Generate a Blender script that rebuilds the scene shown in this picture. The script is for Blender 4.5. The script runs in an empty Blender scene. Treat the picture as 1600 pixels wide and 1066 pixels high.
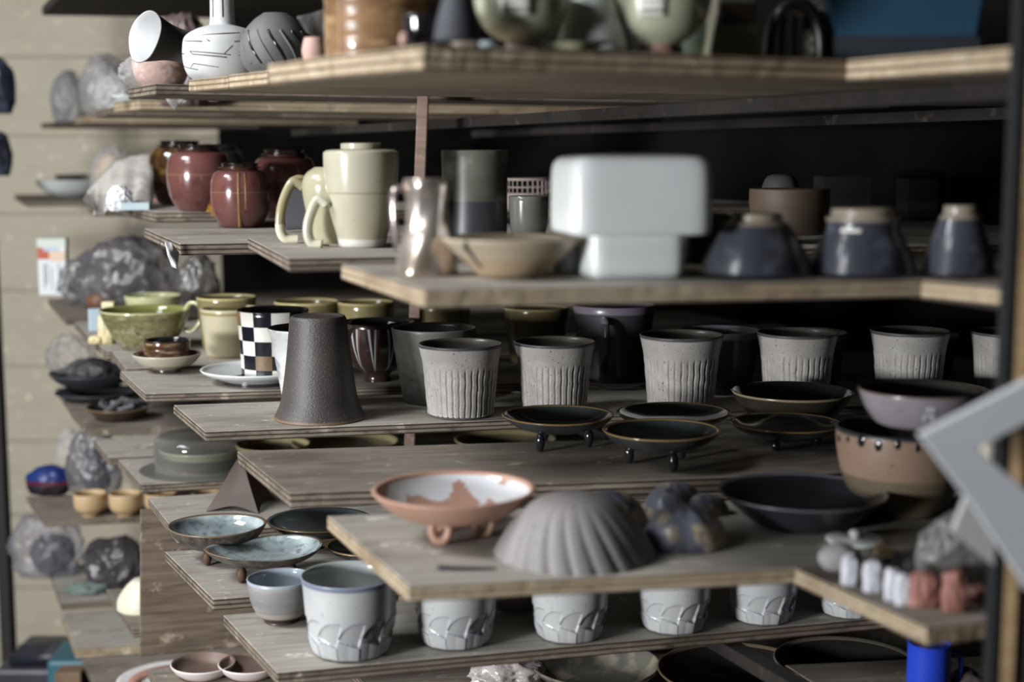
import bpy, bmesh, math, random
from mathutils import Vector, Matrix, noise
random.seed(7)
C = bpy.context.scene.collection
PI = math.pi
F = 2222.0; CX = 800.0; CY = 533.0
CAMZ = 1.65; PITCH = math.atan((533-245)/F)
K = 1.6/F                                   # one level unit in metres
cp, sp = math.cos(PITCH), math.sin(PITCH)

# ---------------------------------------------------------------- camera
cam = bpy.data.cameras.new('camera'); co = bpy.data.objects.new('camera', cam); C.objects.link(co)
co.location = (0, 0, CAMZ); co.rotation_euler = (PI/2-PITCH, 0, 0)
cam.sensor_width = 36; cam.lens = F*36/1600; cam.clip_start = .02
cam.dof.use_dof = True; cam.dof.focus_distance = 1.68; cam.dof.aperture_fstop = 3.6
bpy.context.scene.camera = co
vs = bpy.context.scene.view_settings
vs.view_transform = 'Standard'; vs.look = 'None'; vs.gamma = 1; vs.exposure = 0; vs.use_curve_mapping = False

def ray(x, y):
    a, b = (x-CX)/F, (y-CY)/F
    return Vector((a, cp-b*sp, -b*cp-sp))
def at(x, y, h):                            # point seen at (x, y) on the level h units below the eye
    r = ray(x, y); t = (-h*K)/r.z
    return Vector((0, 0, CAMZ))+r*t
def deep(x, y, Y):                          # point seen at (x, y) at distance Y
    r = ray(x, y); return Vector((0, 0, CAMZ))+r*(Y/r.y)
def scale_at(p):                            # metres per picture unit there
    q = Vector(p)-Vector((0, 0, CAMZ))
    return (q.y*cp-q.z*sp)/F

# ---------------------------------------------------------------- materials
def lin(c):
    g = c[0]*.3+c[1]*.59+c[2]*.11; c = [g+(v-g)*.8 for v in c]
    return tuple(((v/255)/12.92 if v/255 <= .04045 else ((v/255+.055)/1.055)**2.4) for v in c)+(1,)
MATS = {}
def mat(name, c1, c2=None, sc=8, rough=.5, bump=0., bsc=60, ramp=None, speck=None, metal=0., stretch=(1,1,1),
        c3=None, coat=0., trans=0., alpha=1., emit=None, detail=4, spec=.5, rings=0., contrast=(.35,.65), coord='Object', ior=1.45):
    if name in MATS: return MATS[name]
    m = bpy.data.materials.new(name); m.use_nodes = True
    n = m.node_tree; n.nodes.clear(); L = n.links.new
    out = n.nodes.new('ShaderNodeOutputMaterial'); b = n.nodes.new('ShaderNodeBsdfPrincipled'); L(b.outputs[0], out.inputs[0])
    tc = n.nodes.new('ShaderNodeTexCoord'); mp = n.nodes.new('ShaderNodeMapping'); mp.inputs['Scale'].default_value = stretch
    L(tc.outputs[coord], mp.inputs[0])
    def mix(f, a, c):
        x = n.nodes.new('ShaderNodeMix'); x.data_type = 'RGBA'
        if isinstance(f, float): x.inputs[0].default_value = f
        else: L(f, x.inputs[0])
        for i, v in ((6, a), (7, c)):
            if isinstance(v, tuple): x.inputs[i].default_value = v
            else: L(v, x.inputs[i])
        return x.outputs[2]
    def noi(s, d=4):
        x = n.nodes.new('ShaderNodeTexNoise'); x.inputs['Scale'].default_value = s; x.inputs['Detail'].default_value = d; L(mp.outputs[0], x.inputs[0]); return x.outputs[0]
    def rng(v, lo, hi):
        x = n.nodes.new('ShaderNodeMapRange'); x.inputs[1].default_value = lo; x.inputs[2].default_value = hi; L(v, x.inputs[0]); return x.outputs[0]
    col = lin(c1)
    if c2: col = mix(rng(noi(sc, detail), *contrast), lin(c1), lin(c2))
    if c3: col = mix(rng(noi(sc*2.7+3, 6), .52, .68), col, lin(c3))
    if ramp:                                # bands at heights of the thing, each (from, to, colour)
        sx = n.nodes.new('ShaderNodeSeparateXYZ'); L(tc.outputs['Generated'], sx.inputs[0])
        no = n.nodes.new('ShaderNodeMath'); no.operation = 'MULTIPLY_ADD'; L(noi(14, 2), no.inputs[0]); no.inputs[1].default_value = .03; no.inputs[2].default_value = -.015
        ad = n.nodes.new('ShaderNodeMath'); L(no.outputs[0], ad.inputs[0]); L(sx.outputs[2], ad.inputs[1])
        for lo, hi, c in ramp:
            a1 = rng(ad.outputs[0], lo-.008, lo+.008); a2 = rng(ad.outputs[0], hi+.008, hi-.008)
            mu = n.nodes.new('ShaderNodeMath'); mu.operation = 'MULTIPLY'; L(a1, mu.inputs[0]); L(a2, mu.inputs[1])
            col = mix(mu.outputs[0], col, lin(c))
    if speck: col = mix(rng(noi(speck[1], 2), speck[2], speck[2]+.04), col, lin(speck[0]))
    if isinstance(col, tuple): b.inputs['Base Color'].default_value = col
    else: L(col, b.inputs['Base Color'])
    b.inputs['Roughness'].default_value = rough; b.inputs['Metallic'].default_value = metal
    b.inputs['Coat Weight'].default_value = coat; b.inputs['Coat Roughness'].default_value = .08
    b.inputs['Specular IOR Level'].default_value = spec
    b.inputs['Transmission Weight'].default_value = trans; b.inputs['Alpha'].default_value = alpha; b.inputs['IOR'].default_value = ior
    if bump or rings:
        bp = n.nodes.new('ShaderNodeBump'); bp.inputs['Strength'].default_value = max(bump, .25); bp.inputs['Distance'].default_value = .0012
        hgt = noi(bsc, 5)
        if rings:
            w = n.nodes.new('ShaderNodeTexWave'); w.bands_direction = 'Z'; w.inputs['Scale'].default_value = rings; w.inputs['Distortion'].default_value = 1.5
            L(tc.outputs['Object'], w.inputs[0])
            a = n.nodes.new('ShaderNodeMath'); L(w.outputs[1], a.inputs[0]); L(hgt, a.inputs[1]); hgt = a.outputs[0]
        L(hgt, bp.inputs['Height']); L(bp.outputs[0], b.inputs['Normal'])
    MATS[name] = m; return m

def film(name, col, a=.35, rough=.15, bsc=40):              # thin clear plastic film
    if name in MATS: return MATS[name]
    m = bpy.data.materials.new(name); m.use_nodes = True; n = m.node_tree; n.nodes.clear(); L = n.links.new
    out = n.nodes.new('ShaderNodeOutputMaterial'); tr = n.nodes.new('ShaderNodeBsdfTransparent'); b = n.nodes.new('ShaderNodeBsdfPrincipled')
    b.inputs['Base Color'].default_value = lin(col); b.inputs['Roughness'].default_value = rough; b.inputs['Specular IOR Level'].default_value = .9
    mx = n.nodes.new('ShaderNodeMixShader'); lw = n.nodes.new('ShaderNodeLayerWeight'); lw.inputs[0].default_value = .35
    r = n.nodes.new('ShaderNodeMapRange'); r.inputs[3].default_value = a; r.inputs[4].default_value = min(1, a+.5); L(lw.outputs[1], r.inputs[0])
    tc = n.nodes.new('ShaderNodeTexCoord'); no = n.nodes.new('ShaderNodeTexNoise'); no.inputs['Scale'].default_value = bsc; no.inputs['Detail'].default_value = 5; L(tc.outputs['Object'], no.inputs[0])
    bp = n.nodes.new('ShaderNodeBump'); bp.inputs['Strength'].default_value = .9; bp.inputs['Distance'].default_value = .006; L(no.outputs[0], bp.inputs['Height']); L(bp.outputs[0], b.inputs['Normal'])
    L(r.outputs[0], mx.inputs[0]); L(tr.outputs[0], mx.inputs[1]); L(b.outputs[0], mx.inputs[2]); L(mx.outputs[0], out.inputs[0])
    MATS[name] = m; return m

def wood(name, c1, c2, c3, edge=False, rough=.75):
    if name in MATS: return MATS[name]
    m = bpy.data.materials.new(name); m.use_nodes = True; n = m.node_tree; n.nodes.clear(); L = n.links.new
    out = n.nodes.new('ShaderNodeOutputMaterial'); b = n.nodes.new('ShaderNodeBsdfPrincipled'); L(b.outputs[0], out.inputs[0])
    tc = n.nodes.new('ShaderNodeTexCoord')
    oi = n.nodes.new('ShaderNodeObjectInfo')
    vm = n.nodes.new('ShaderNodeVectorMath'); vm.operation = 'ADD'; L(tc.outputs['Object'], vm.inputs[0])
    cb = n.nodes.new('ShaderNodeCombineXYZ'); mu = n.nodes.new('ShaderNodeMath'); mu.operation = 'MULTIPLY'; L(oi.outputs['Random'], mu.inputs[0]); mu.inputs[1].default_value = 9
    L(mu.outputs[0], cb.inputs[0]); L(mu.outputs[0], cb.inputs[1]); L(cb.outputs[0], vm.inputs[1])
    def noi(s, st, d=6):
        mp = n.nodes.new('ShaderNodeMapping'); mp.inputs['Scale'].default_value = st; L(vm.outputs[0], mp.inputs[0])
        x = n.nodes.new('ShaderNodeTexNoise'); x.inputs['Scale'].default_value = s; x.inputs['Detail'].default_value = d; x.inputs['Roughness'].default_value = .65; L(mp.outputs[0], x.inputs[0]); return x.outputs[0]
    def ramp(v, a, c, lo, hi):
        r = n.nodes.new('ShaderNodeMapRange'); r.inputs[1].default_value = lo; r.inputs[2].default_value = hi; L(v, r.inputs[0])
        x = n.nodes.new('ShaderNodeMix'); x.data_type = 'RGBA'; L(r.outputs[0], x.inputs[0])
        for i, q in ((6, a), (7, c)):
            if isinstance(q, tuple): x.inputs[i].default_value = q
            else: L(q, x.inputs[i])
        return x.outputs[2]
    g = noi(9, (1, 16, 16))
    col = ramp(g, lin(c1), lin(c2), .35, .65)
    col = ramp(noi(5, (1, 2.2, 2.2)), col, lin(c3), .5, .72)
    col = ramp(noi(30, (1, 1.2, 1), 8), col, lin(tuple(min(255, v*1.18+10) for v in c1)), .6, .68)
    if edge:                                # plies
        s = n.nodes.new('ShaderNodeSeparateXYZ'); L(tc.outputs['Generated'], s.inputs[0])
        w = n.nodes.new('ShaderNodeMath'); w.operation = 'MULTIPLY_ADD'; L(s.outputs[2], w.inputs[0]); w.inputs[1].default_value = 15.7; L(noi(25, (1, 1, 1), 4), w.inputs[2])
        q = n.nodes.new('ShaderNodeMath'); q.operation = 'SINE'; L(w.outputs[0], q.inputs[0])
        col = ramp(q.outputs[0], col, lin(tuple(v*.75 for v in c3)), .1, .9)
        col = ramp(noi(45, (1, 1, 2), 5), col, lin(tuple(v*.6 for v in c3)), .56, .78)
    L(col, b.inputs['Base Color']); b.inputs['Roughness'].default_value = rough; b.inputs['Specular IOR Level'].default_value = .25
    bp = n.nodes.new('ShaderNodeBump'); bp.inputs['Strength'].default_value = .5; bp.inputs['Distance'].default_value = .0015
    L(noi(12, (1, 20, 20)), bp.inputs['Height']); L(bp.outputs[0], b.inputs['Normal'])
    MATS[name] = m; return m

# ---------------------------------------------------------------- object helpers
def link(name, verts, faces, mats, parent=None, loc=(0,0,0), rot=(0,0,0), smooth=True, mi=None, bevel=0, bseg=2):
    me = bpy.data.meshes.new(name); me.from_pydata([tuple(v) for v in verts], [], faces)
    if not isinstance(mats, (list, tuple)): mats = [mats]
    for m in mats: me.materials.append(m)
    if mi:
        for p, i in zip(me.polygons, mi): p.material_index = i
    bm = bmesh.new(); bm.from_mesh(me); bmesh.ops.recalc_face_normals(bm, faces=bm.faces); bm.to_mesh(me); bm.free()
    if smooth:
        for p in me.polygons: p.use_smooth = True
    o = bpy.data.objects.new(name, me); C.objects.link(o); o.location = loc; o.rotation_euler = rot
    if parent: o.parent = parent
    if bevel:
        b = o.modifiers.new('bevel', 'BEVEL'); b.width = bevel; b.segments = bseg; b.limit_method = 'ANGLE'; b.harden_normals = False
    return o
def tag(o, label, cat, group=None, kind=None):
    o['label'] = label; o['category'] = cat
    if group: o['group'] = group
    if kind: o['kind'] = kind
    return o
def empty(name, loc, rz=0):
    o = bpy.data.objects.new(name, None); C.objects.link(o); o.location = loc; o.rotation_euler = (0, 0, rz); o.empty_display_size = .02; return o
def copy_tree(o, parent=None):
    c = o.copy(); C.objects.link(c)
    if parent: c.parent = parent
    for ch in list(o.children): copy_tree(ch, c)
    return c

def boxmesh(x0, y0, z0, x1, y1, z1):
    v = [(x0,y0,z0),(x1,y0,z0),(x1,y1,z0),(x0,y1,z0),(x0,y0,z1),(x1,y0,z1),(x1,y1,z1),(x0,y1,z1)]
    f = [(0,3,2,1),(4,5,6,7),(0,1,5,4),(1,2,6,5),(2,3,7,6),(3,0,4,7)]
    return v, f
def box(name, m, x0, y0, z0, x1, y1, z1, parent=None, loc=(0,0,0), rot=(0,0,0), bevel=0, bseg=2, smooth=False):
    v, f = boxmesh(x0, y0, z0, x1, y1, z1)
    return link(name, v, f, m, parent, loc, rot, smooth, bevel=bevel, bseg=bseg)

def prism(pts, y0, y1):                     # outline in x-z, thickness along y
    n = len(pts); v = [(p[0], y0, p[1]) for p in pts]+[(p[0], y1, p[1]) for p in pts]
    f = [tuple(range(n)), tuple(range(2*n-1, n-1, -1))]+[(i, (i+1) % n, n+(i+1) % n, n+i) for i in range(n)]
    return v, f

def dense(prof, step):                      # subdivide a profile
    out = [prof[0]]
    for a, b in zip(prof, prof[1:]):
        k = max(1, int(math.ceil(math.hypot(b[0]-a[0], b[1]-a[1])/step)))
        for i in range(1, k+1): out.append((a[0]+(b[0]-a[0])*i/k, a[1]+(b[1]-a[1])*i/k))
    return out
def smoothp(prof, it=3):                    # Catmull-Rom
    n = len(prof); out = []
    for i in range(n-1):
        p0, p1, p2, p3 = prof[max(i-1, 0)], prof[i], prof[i+1], prof[min(i+2, n-1)]
        for k in range(it):
            t = k/it
            out.append(tuple(.5*((2*p1[j])+(-p0[j]+p2[j])*t+(2*p0[j]-5*p1[j]+4*p2[j]-p3[j])*t*t+(-p0[j]+3*p1[j]-3*p2[j]+p3[j])*t**3) for j in (0, 1)))
    out.append(prof[-1]); return out
def revolve(prof, seg=48, mod=None, nout=None):
    """profile (r, z) -> verts, faces; mod(theta, r, z, is_outer) -> (x, y, z)"""
    v, f, rows = [], [], []
    for i, (r, z) in enumerate(prof):
        if r < 1e-6:
            rows.append([len(v)]); v.append((0, 0, z) if not mod else mod(0, 0, z, i)); continue
        row = []
        for k in range(seg):
            a = 2*PI*k/seg; row.append(len(v))
            v.append((r*math.cos(a), r*math.sin(a), z) if not mod else mod(a, r, z, i))
        rows.append(row)
    mi = []
    for i, (a, b) in enumerate(zip(rows, rows[1:])):
        for k in range(seg):
            k2 = (k+1) % seg
            if len(a) == 1 and len(b) == 1: continue
            if len(a) == 1: f.append((a[0], b[k], b[k2]))
            elif len(b) == 1: f.append((a[k], b[0], a[k2]))
            else: f.append((a[k], b[k], b[k2], a[k2]))
            mi.append(i)
    return v, f, mi

def base(x, yb, h, rb=0):                   # centre of a base circle of radius rb whose lowest picture point is (x, yb)
    p = at(x, yb, h); s = scale_at(p)
    d = Vector((p.x, p.y, 0)).normalized()
    p = p+d*(rb*s); return p, scale_at(p)
def rise(p, yt):                            # picture height from the base centre up to yt, in metres
    q = deep(0, yt, p.y); return q.z-p.z

def pot(name, label, cat, x, yb, yt, h, prof, m, t=3, hollow=True, group=None, mod=None, seg=56, inner=None, sm=4, floor=.1, rz=0, lift=0, step=None, tag_it=True, crease=False):
    """prof: (radius in picture units, height fraction); yb lowest picture point of the foot, yt picture height of the rim's centre"""
    rb = prof[0][0]
    p, s = base(x, yb, h, rb); H = rise(p, yt)
    pr = [(r*s, z*H) for r, z in prof]
    if sm > 1: pr = smoothp(pr, sm)
    full = [(0, pr[0][1])]+pr
    no = len(full)
    if hollow:
        ts = t*s; r1, z1 = pr[-1]
        full += [(r1-ts*.35, z1+ts*.35), (r1-ts*.8, z1+ts*.1)]
        inn = [(max(r-ts, 0), z) for r, z in reversed(pr[:-1]) if z > pr[0][1]+floor*H]
        full += inn
        full.append((0, pr[0][1]+floor*H*.9))
    else: full.append((0, pr[-1][1]))
    if step:
        a, b = dense(full[:no+1], step*s), dense(full[no:], step*s*2) if hollow else []
        if hollow: no = len(a)-1; full = a+b[1:]
        else: full = a if no >= len(full) else dense(full, step*s)
    fn = None
    if mod: fn = lambda a, r, z, i: mod(a, r, z, z/H, s, H)
    v, f, rows = revolve(full, seg, fn)
    mats = [m]; mi = None
    if inner: mats = [m, inner]; mi = [1 if i >= no else 0 for i in rows]
    o = link(name, v, f, mats, None, p, (0, 0, rz), True, mi)
    if lift: o.location.z += lift
    if tag_it: tag(o, label, cat, group)
    o_s[o.name] = (s, H, p)
    return o
o_s = {}
def part_lathe(name, parent, prof, m, loc=(0,0,0), seg=40, rot=(0,0,0), sm=1, mod=None):
    pr = smoothp(prof, sm) if sm > 1 else prof
    v, f, _ = revolve(pr, seg, mod)
    return link(name, v, f, m, parent, loc, rot, True)
def tube(name, pts, r, m, parent=None, loc=(0,0,0), seg=12, sm=5, flat=1., taper=None, closed=False):
    P = [Vector(p) for p in pts]
    if sm > 1:
        Q = []
        for i in range(len(P)-1):
            p0, p1, p2, p3 = P[max(i-1, 0)], P[i], P[i+1], P[min(i+2, len(P)-1)]
            for k in range(sm):
                t = k/sm; Q.append(.5*((2*p1)+(-p0+p2)*t+(2*p0-5*p1+4*p2-p3)*t*t+(-p0+3*p1-3*p2+p3)*t**3))
        Q.append(P[-1]); P = Q
    v, f = [], []; nrm = None
    for i, p in enumerate(P):
        d = (P[min(i+1, len(P)-1)]-P[max(i-1, 0)]).normalized()
        if nrm is None:
            nrm = d.orthogonal().normalized()
        nrm = (nrm-d*nrm.dot(d)).normalized(); bn = d.cross(nrm)
        rr = r*(taper(i/(len(P)-1)) if taper else 1)
        for k in range(seg):
            a = 2*PI*k/seg; v.append(p+nrm*(rr*math.cos(a))+bn*(rr*flat*math.sin(a)))
    n = len(P)
    for i in range(n-1):
        for k in range(seg): f.append((i*seg+k, i*seg+(k+1) % seg, (i+1)*seg+(k+1) % seg, (i+1)*seg+k))
    f.append(tuple(range(seg-1, -1, -1))); f.append(tuple((n-1)*seg+k for k in range(seg)))
    return link(name, v, f, m, parent, loc)
def blob(name, rx, ry, rz, m, parent=None, loc=(0,0,0), amp=.2, freq=2., sub=4, ridge=False, flatb=True, seed=0, cube=0., lumps=None, mats=None, rot=0):
    rnd = random.Random(seed*13+1)
    if ridge: sub = 5; amp *= .8; freq *= .8
    bm = bmesh.new(); bmesh.ops.create_icosphere(bm, subdivisions=sub, radius=1)
    for q in bm.verts:
        d = q.co.normalized()
        n = noise.fractal(d*freq+Vector((seed*7.3, seed*3.1, seed)), 1., 2., 5)
        if ridge:
            n = (1-abs(noise.noise(d*freq+Vector((seed, 0, seed*2))))*2.5)*.6+(1-abs(noise.noise(d*freq*2.3+Vector((seed*3, 9, seed))))*2.5)*.35-.45
        k = 1+amp*n
        if ridge: k += .05*noise.noise(d*freq*5+Vector((0, seed, 0)))
        if cube:
            mxx = max(abs(d.x), abs(d.y), abs(d.z)); k *= (1-cube)+cube/mxx
        q.co = Vector((d.x*rx*k, d.y*ry*k, d.z*rz*k))
        if flatb: q.co.z = max(q.co.z, -rz*.72)
    zmin = min(q.co.z for q in bm.verts)
    for q in bm.verts: q.co.z -= zmin
    v = [q.co.copy() for q in bm.verts]; f = [tuple(w.index for w in p.verts) for p in bm.faces]; bm.free()
    return link(name, v, f, m, parent, loc, (0, 0, rot))

def blobpx(name, label, cat, x0, x1, y0, yb, h, m, depth=.8, **kw):       # lump filling x0..x1, y0..yb in the picture and standing on level h
    w = (x1-x0)/2; p, s = base((x0+x1)/2, yb, h, w*depth*.8)
    Hh = rise(p, y0)
    o = blob(name, w*s, w*s*depth, Hh/1.72, m, None, p, **kw)
    return tag(o, label, cat)

# ---------------------------------------------------------------- shared materials
W_TOP = wood('weathered_board', (178,172,160), (152,143,131), (120,109,96))
W_EDGE = wood('plywood_edge', (144,128,110), (110,94,78), (72,60,48), True)
W_TOP2 = wood('brown_board', (146,135,122), (116,104,91), (84,72,60))
W_NEW = wood('pale_timber', (186,170,145), (166,148,122), (140,122,98))
W_NEWE = wood('pale_timber_edge', (186,166,136), (166,142,108), (136,110,80), True)
W_DARK = wood('dark_timber', (70,60,50), (54,45,38), (40,34,28))
W_RAIL = wood('rail_timber', (48,42,38), (38,33,30), (28,25,22))
UD = Vector((.918, .397, 0)); VD = Vector((-.397, .918, 0))

def wallx(Y): return -.9+(4.4-Y)*.8276          # line of the dark side wall
def rp(u, v, z): return UD*u+VD*v+Vector((0, 0, z))
UE = .317
LAST = [0]
def board(label, BL, FL, px2, h, L=1.25, th=.013, mats=None, under=False, W=None, name='shelf_board', group=None):
    """BL, FL: picture points of the back and front corner of the left end (on the top, or on the underside when under)"""
    if isinstance(px2, (int, float)): LAST[0] = math.radians(px2); px2 = None
    a = at(*BL, h); b = at(*FL, h); c = at(*(px2 or (FL[0]+50, FL[1])), h)
    u = (c-b).normalized(); v = a-b
    if W: v = v.normalized()*W
    if px2 is not None: LAST[0] = math.atan2(u.y, u.x)
    ang = LAST[0]; u = Vector((math.cos(ang), math.sin(ang), 0))
    for e in (b, b+v): L = min(L, (wallx(e.y)-.015-e.x)/(u.x+.8276*u.y))
    R = Matrix.Rotation(-ang, 4, 'Z')
    vl = R @ v
    q = [(0, 0), (L, 0), (L+vl.x, vl.y), (vl.x, vl.y)]
    z0, z1 = (0, th) if under else (-th, 0)
    N = 70; vv, ff, mi = [], [], []; sd = len(bpy.data.objects)*1.7
    def jit(i, k, a): return a*noise.noise(Vector((i*.9, k*7.3, sd)))+a*.8*min(0, noise.noise(Vector((i*.31, k*3.1, sd)))+.25)*2
    for i in range(N+1):
        t = (i/N)**1.3
        for k, (q0, q1, zz) in enumerate(((q[0], q[1], z0), (q[0], q[1], z1), (q[3], q[2], z1), (q[3], q[2], z0))):
            x, y = q0[0]+(q1[0]-q0[0])*t, q0[1]+(q1[1]-q0[1])*t
            sg = 1 if k < 2 else -1
            vv.append((x+(abs(jit(k*5+3, 9, .002)) if i == 0 else 0), y+sg*abs(jit(i, k, .0011)), zz))
    for i in range(N):
        a0 = i*4
        for k, m_ in ((0, 1), (1, 0), (2, 1), (3, 0)):
            k2 = (k+1) % 4; ff.append((a0+k, a0+k2, a0+4+k2, a0+4+k)); mi.append(m_)
    ff.append((0, 1, 2, 3)); mi.append(1); ff.append((N*4, N*4+1, N*4+2, N*4+3)); mi.append(1)
    mt = mats or (W_TOP, W_EDGE)
    o = link(name, vv, ff, mt, None, b, (0, 0, ang), False, mi, bevel=.0012, bseg=2)
    return tag(o, label, 'shelf board')

H3, H4, H5, H6 = 430, 670, 985, 1310
# level above the eye
TT = (W_NEW, W_NEWE)
board('pale thick board end nearest the camera on the top shelf, under the brown ribbed crock', (517,122), (660,110), (1320,127), -79, L=.62, th=.0165, mats=TT, under=True)
board('pale top shelf board whose narrow end lies just left of the nearest one', (417,133), (516,122), None, -79.5, L=1.2, th=.0165, mats=TT, under=True)
board('narrow top shelf board end at the right of the carved white bottle', (357,139), (417,133), None, -95, L=1.2, th=.014, mats=TT, under=True)
board('narrow top shelf board end directly under the carved white bottle', (293,144), (356,139), None, -95, L=1.2, th=.013, mats=TT, under=True)
board('rough split-edged plank on the top shelf below the wrapped pink bowl', (200,155), (243,149), None, -112, L=1.2, th=.015, mats=(W_TOP2, W_EDGE), under=True)
board('top shelf board end under the white wrapping, left of the rough plank', (178,176), (218,172), None, -112, L=1.2, th=.018, mats=TT, under=True)
board('small blurred board end on the top shelf beneath the grey bags', (148,184), (172,180), None, -112, L=1.2, th=.015, mats=(W_TOP2, W_EDGE), under=True)
board('second farthest board end on the top shelf, pale square tip', (117,194.5), (143,192), None, -112, L=1.2, th=.018, mats=TT, under=True)
board('farthest small board of the top shelf, almost at the plank wall', (64,201), (106,197.6), None, -112, L=.9, th=.015, mats=(W_TOP2, W_EDGE), under=True)
board('pale near board on the top shelf at the right under the blue crate', (1322,127), (1590,110), 23.7, -79, L=.7, th=.0165, mats=TT, under=True, W=.17)
board('dark board high up at the upper left corner', (66,24), (108,-18), 10, -459, L=1.15, th=.02, mats=(W_DARK, W_DARK), under=True)
for i, v0 in enumerate((.35, .8, 1.25, 1.7)):  # unseen boards, added overhead to block the skylight from the shelf interior
    o = box('shelf_board', (W_DARK), 0, 0, 0, 1.1, .44, .02, None, rp(UE-.02, v0, CAMZ+459*K), (0, 0, math.atan2(UD.y, UD.x)), .001)
    tag(o, 'wide unseen board added above the picture to shade the potters shelves', 'shelf board', 'unseen boards added to shade the shelves')
# second level
board('farthest blurred board of the second shelf, under the white plate', (22,304), (41,315), (150,314), 150, L=1.2, mats=(W_TOP2, W_EDGE))
board('short board end of the second shelf under the draped plastic sheet', (138,321), (156,326), None, 142, L=1.0, th=.016)
board('chipped grey board of the second shelf under the maroon jars', (181,320), (243,332), 16, 117, L=1.2, th=.016)
board('wide second shelf board with pale end, below the front maroon jar', (225,357), (280,381), (400,379), 140, L=1.2, th=.014)
board('second shelf board under the celadon jar and looped handles', (387,372), (450,404), 16.3, 125, L=1.1, th=.0125)
board('near blurred board carrying the white square vessel and silvery jug', (532,413), (662,453), (1400,438), 122, L=.62, th=.0125, mats=(W_TOP, W_NEWE))
board('near second shelf board at the far right beside the post', (1409,436), (1575,451), 12.5, 122, L=.5, th=.0125, mats=(W_TOP2, W_NEWE), W=.074)
# third level
board('farthest third shelf board, under the printed carton', (75,467), (103,498), 21, H3, L=1.2, mats=(W_TOP2, W_EDGE))
board('small third shelf board end at the left of the blue packet', (116,503), (136,524), 21, H3, L=1.2)
board('third shelf board end under the yellow figure and olive bowl', (137,524), (166,550), (230,547), H3, L=1.2)
board('third shelf board end half hidden behind the saucer', (175,550), (196,577), (260,574), H3, L=1.2)
board('grey third shelf board under the saucer and checked beaker', (187,580), (227,616), 10.5, H3, L=1.25, th=.0115)
board('third shelf board under the dark tapered pot and row of fluted cups', (270,633), (320,675), (775,657), H3, L=1.2, th=.012)
board('wide brown board under the dark footed dishes, third shelf', (370,705), (451,771), (1100,747), H3, L=.95, th=.015, mats=(W_TOP2, W_EDGE))
board('near blurred board under the pink and white bowl and grey ribbed dome', (510,806), (636,916), (1240,888), H3, L=.66, th=.0125, mats=(W_TOP, W_NEWE))
board('nearest third shelf board at the right, holding small clay pieces', (1241,888), (1447,982), (1550,970), H3, L=.45, th=.0125, mats=(W_TOP2, W_NEWE))
# fourth level
board('farthest fourth shelf board, under the stack of black plates', (88,606), (110,640), (200,636), H4, L=1.2, mats=(W_TOP2, W_EDGE))
board('fourth shelf board under the brown dish of dark shards', (110,642), (138,672), (250,667), H4, L=1.2, mats=(W_TOP2, W_EDGE))
board('fourth shelf board end behind the glass dome', (146,686), (170,716), 14.5, H4, L=1.2)
board('fourth shelf board under the glass dome', (184,718), (220,758), 14.5, H4, L=1.2)
board('fourth shelf board under the brown concave pyramid, resting on the upright panel', (230,778), (276,836), (400,826), H4, L=1.2)
board('cracked fourth shelf board under the pale blue oval dishes', (256,862), (332,937), (400,932), H4, L=1.2)
board('fourth shelf board under the large carved white cup', (348,961), (432,1052), (1000,1000), H4, L=1.2)
# fifth and sixth
board('low board under two small straw-coloured cups', (41,776), (70,815), (215,808), H5, L=1.1, th=.012, mats=(W_TOP2, W_EDGE))
board('low board under the cream dome, left of the upright panel', (166,921), (207,984), (240,982), H5, L=1.1, mats=(W_TOP2, W_EDGE))
board('low splashed board at the bottom edge below the upright panel', (230,1046), (264,1105), (400,1096), H5, L=1.1, mats=(W_TOP2, W_EDGE))
board('bottom shelf board with green stains under the dark plastic bags', (75,885), (95,943), (200,936), H6, L=1.1, th=.016, mats=(W_TOP, W_EDGE))
board('bottom shelf board with plain pale top at the lower left', (96,957), (118,1015), 13, H6, L=1.1, th=.02, mats=(W_TOP, W_NEWE))
board('lowest board end at the bottom edge under the pink rimmed plates', (128,1029), (160,1100), 13, H6, L=1.1, mats=(W_TOP2, W_EDGE))

# ---------------------------------------------------------------- rack frame
def zl(h): return CAMZ-h*K
def rail(u, z, v0, v1, label):
    o = box('support_rail', W_RAIL, -.009, v0, -.014, .011, v1, 0, None, rp(u, 0, z), (0, 0, math.atan2(-VD.x, VD.y)), .001)
    tag(o, label, 'support rail', 'dark rails under the shelf boards')
for h, th, v0, vv in ((-79, 0, .5, 2.9), (122, .0125, .35, 1.15), (140, .016, 1.16, 3.7), (H3, .015, .45, 3.2), (H4, .013, .45, 3.1), (H5, .013, .45, 3.1), (H6, .02, .45, 2.9)):
    for u in (UE+.45, UE+.85):
        rail(u, zl(h)-th-.001, v0, vv, 'dark timber rail running under the ends of the shelf boards')
# leaning slat upright behind the celadon jar
p0 = at(640, 700, H4-180); p0 = deep(638, 760, 2.02); p1 = deep(661, 160, 2.02)
d = (p1-p0)
o = box('support_post', wood('slat_wood', (150,122,108), (128,102,90), (104,82,72)), -.0075, -.012, -.25, .0075, .012, d.length+.1, None, p0, (0, math.atan2(d.x, d.z), 0), .001)
tag(o, 'thin reddish brown slat standing upright behind the celadon jar', 'slat')
# vertical panel under the fourth shelf
pa = at(219, 1027, H5); q = deep(232, 779, pa.y)
b1 = at(219, 1027, H5)
hh = zl(H4)-.0135-zl(H5)
ang = math.atan2(.30, .954)
v, f = boxmesh(0, 0, 0, .34, .012, hh)
v = [(x+z*.035, y, z) for x, y, z in v]
o = link('plywood_divider', v, f, wood('stained_panel', (128,110,92), (96,78,62), (66,52,42)), None, b1, (0, 0, ang), False, bevel=.0012)
tag(o, 'stained brown upright panel standing under the fourth shelf', 'panel')

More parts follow.
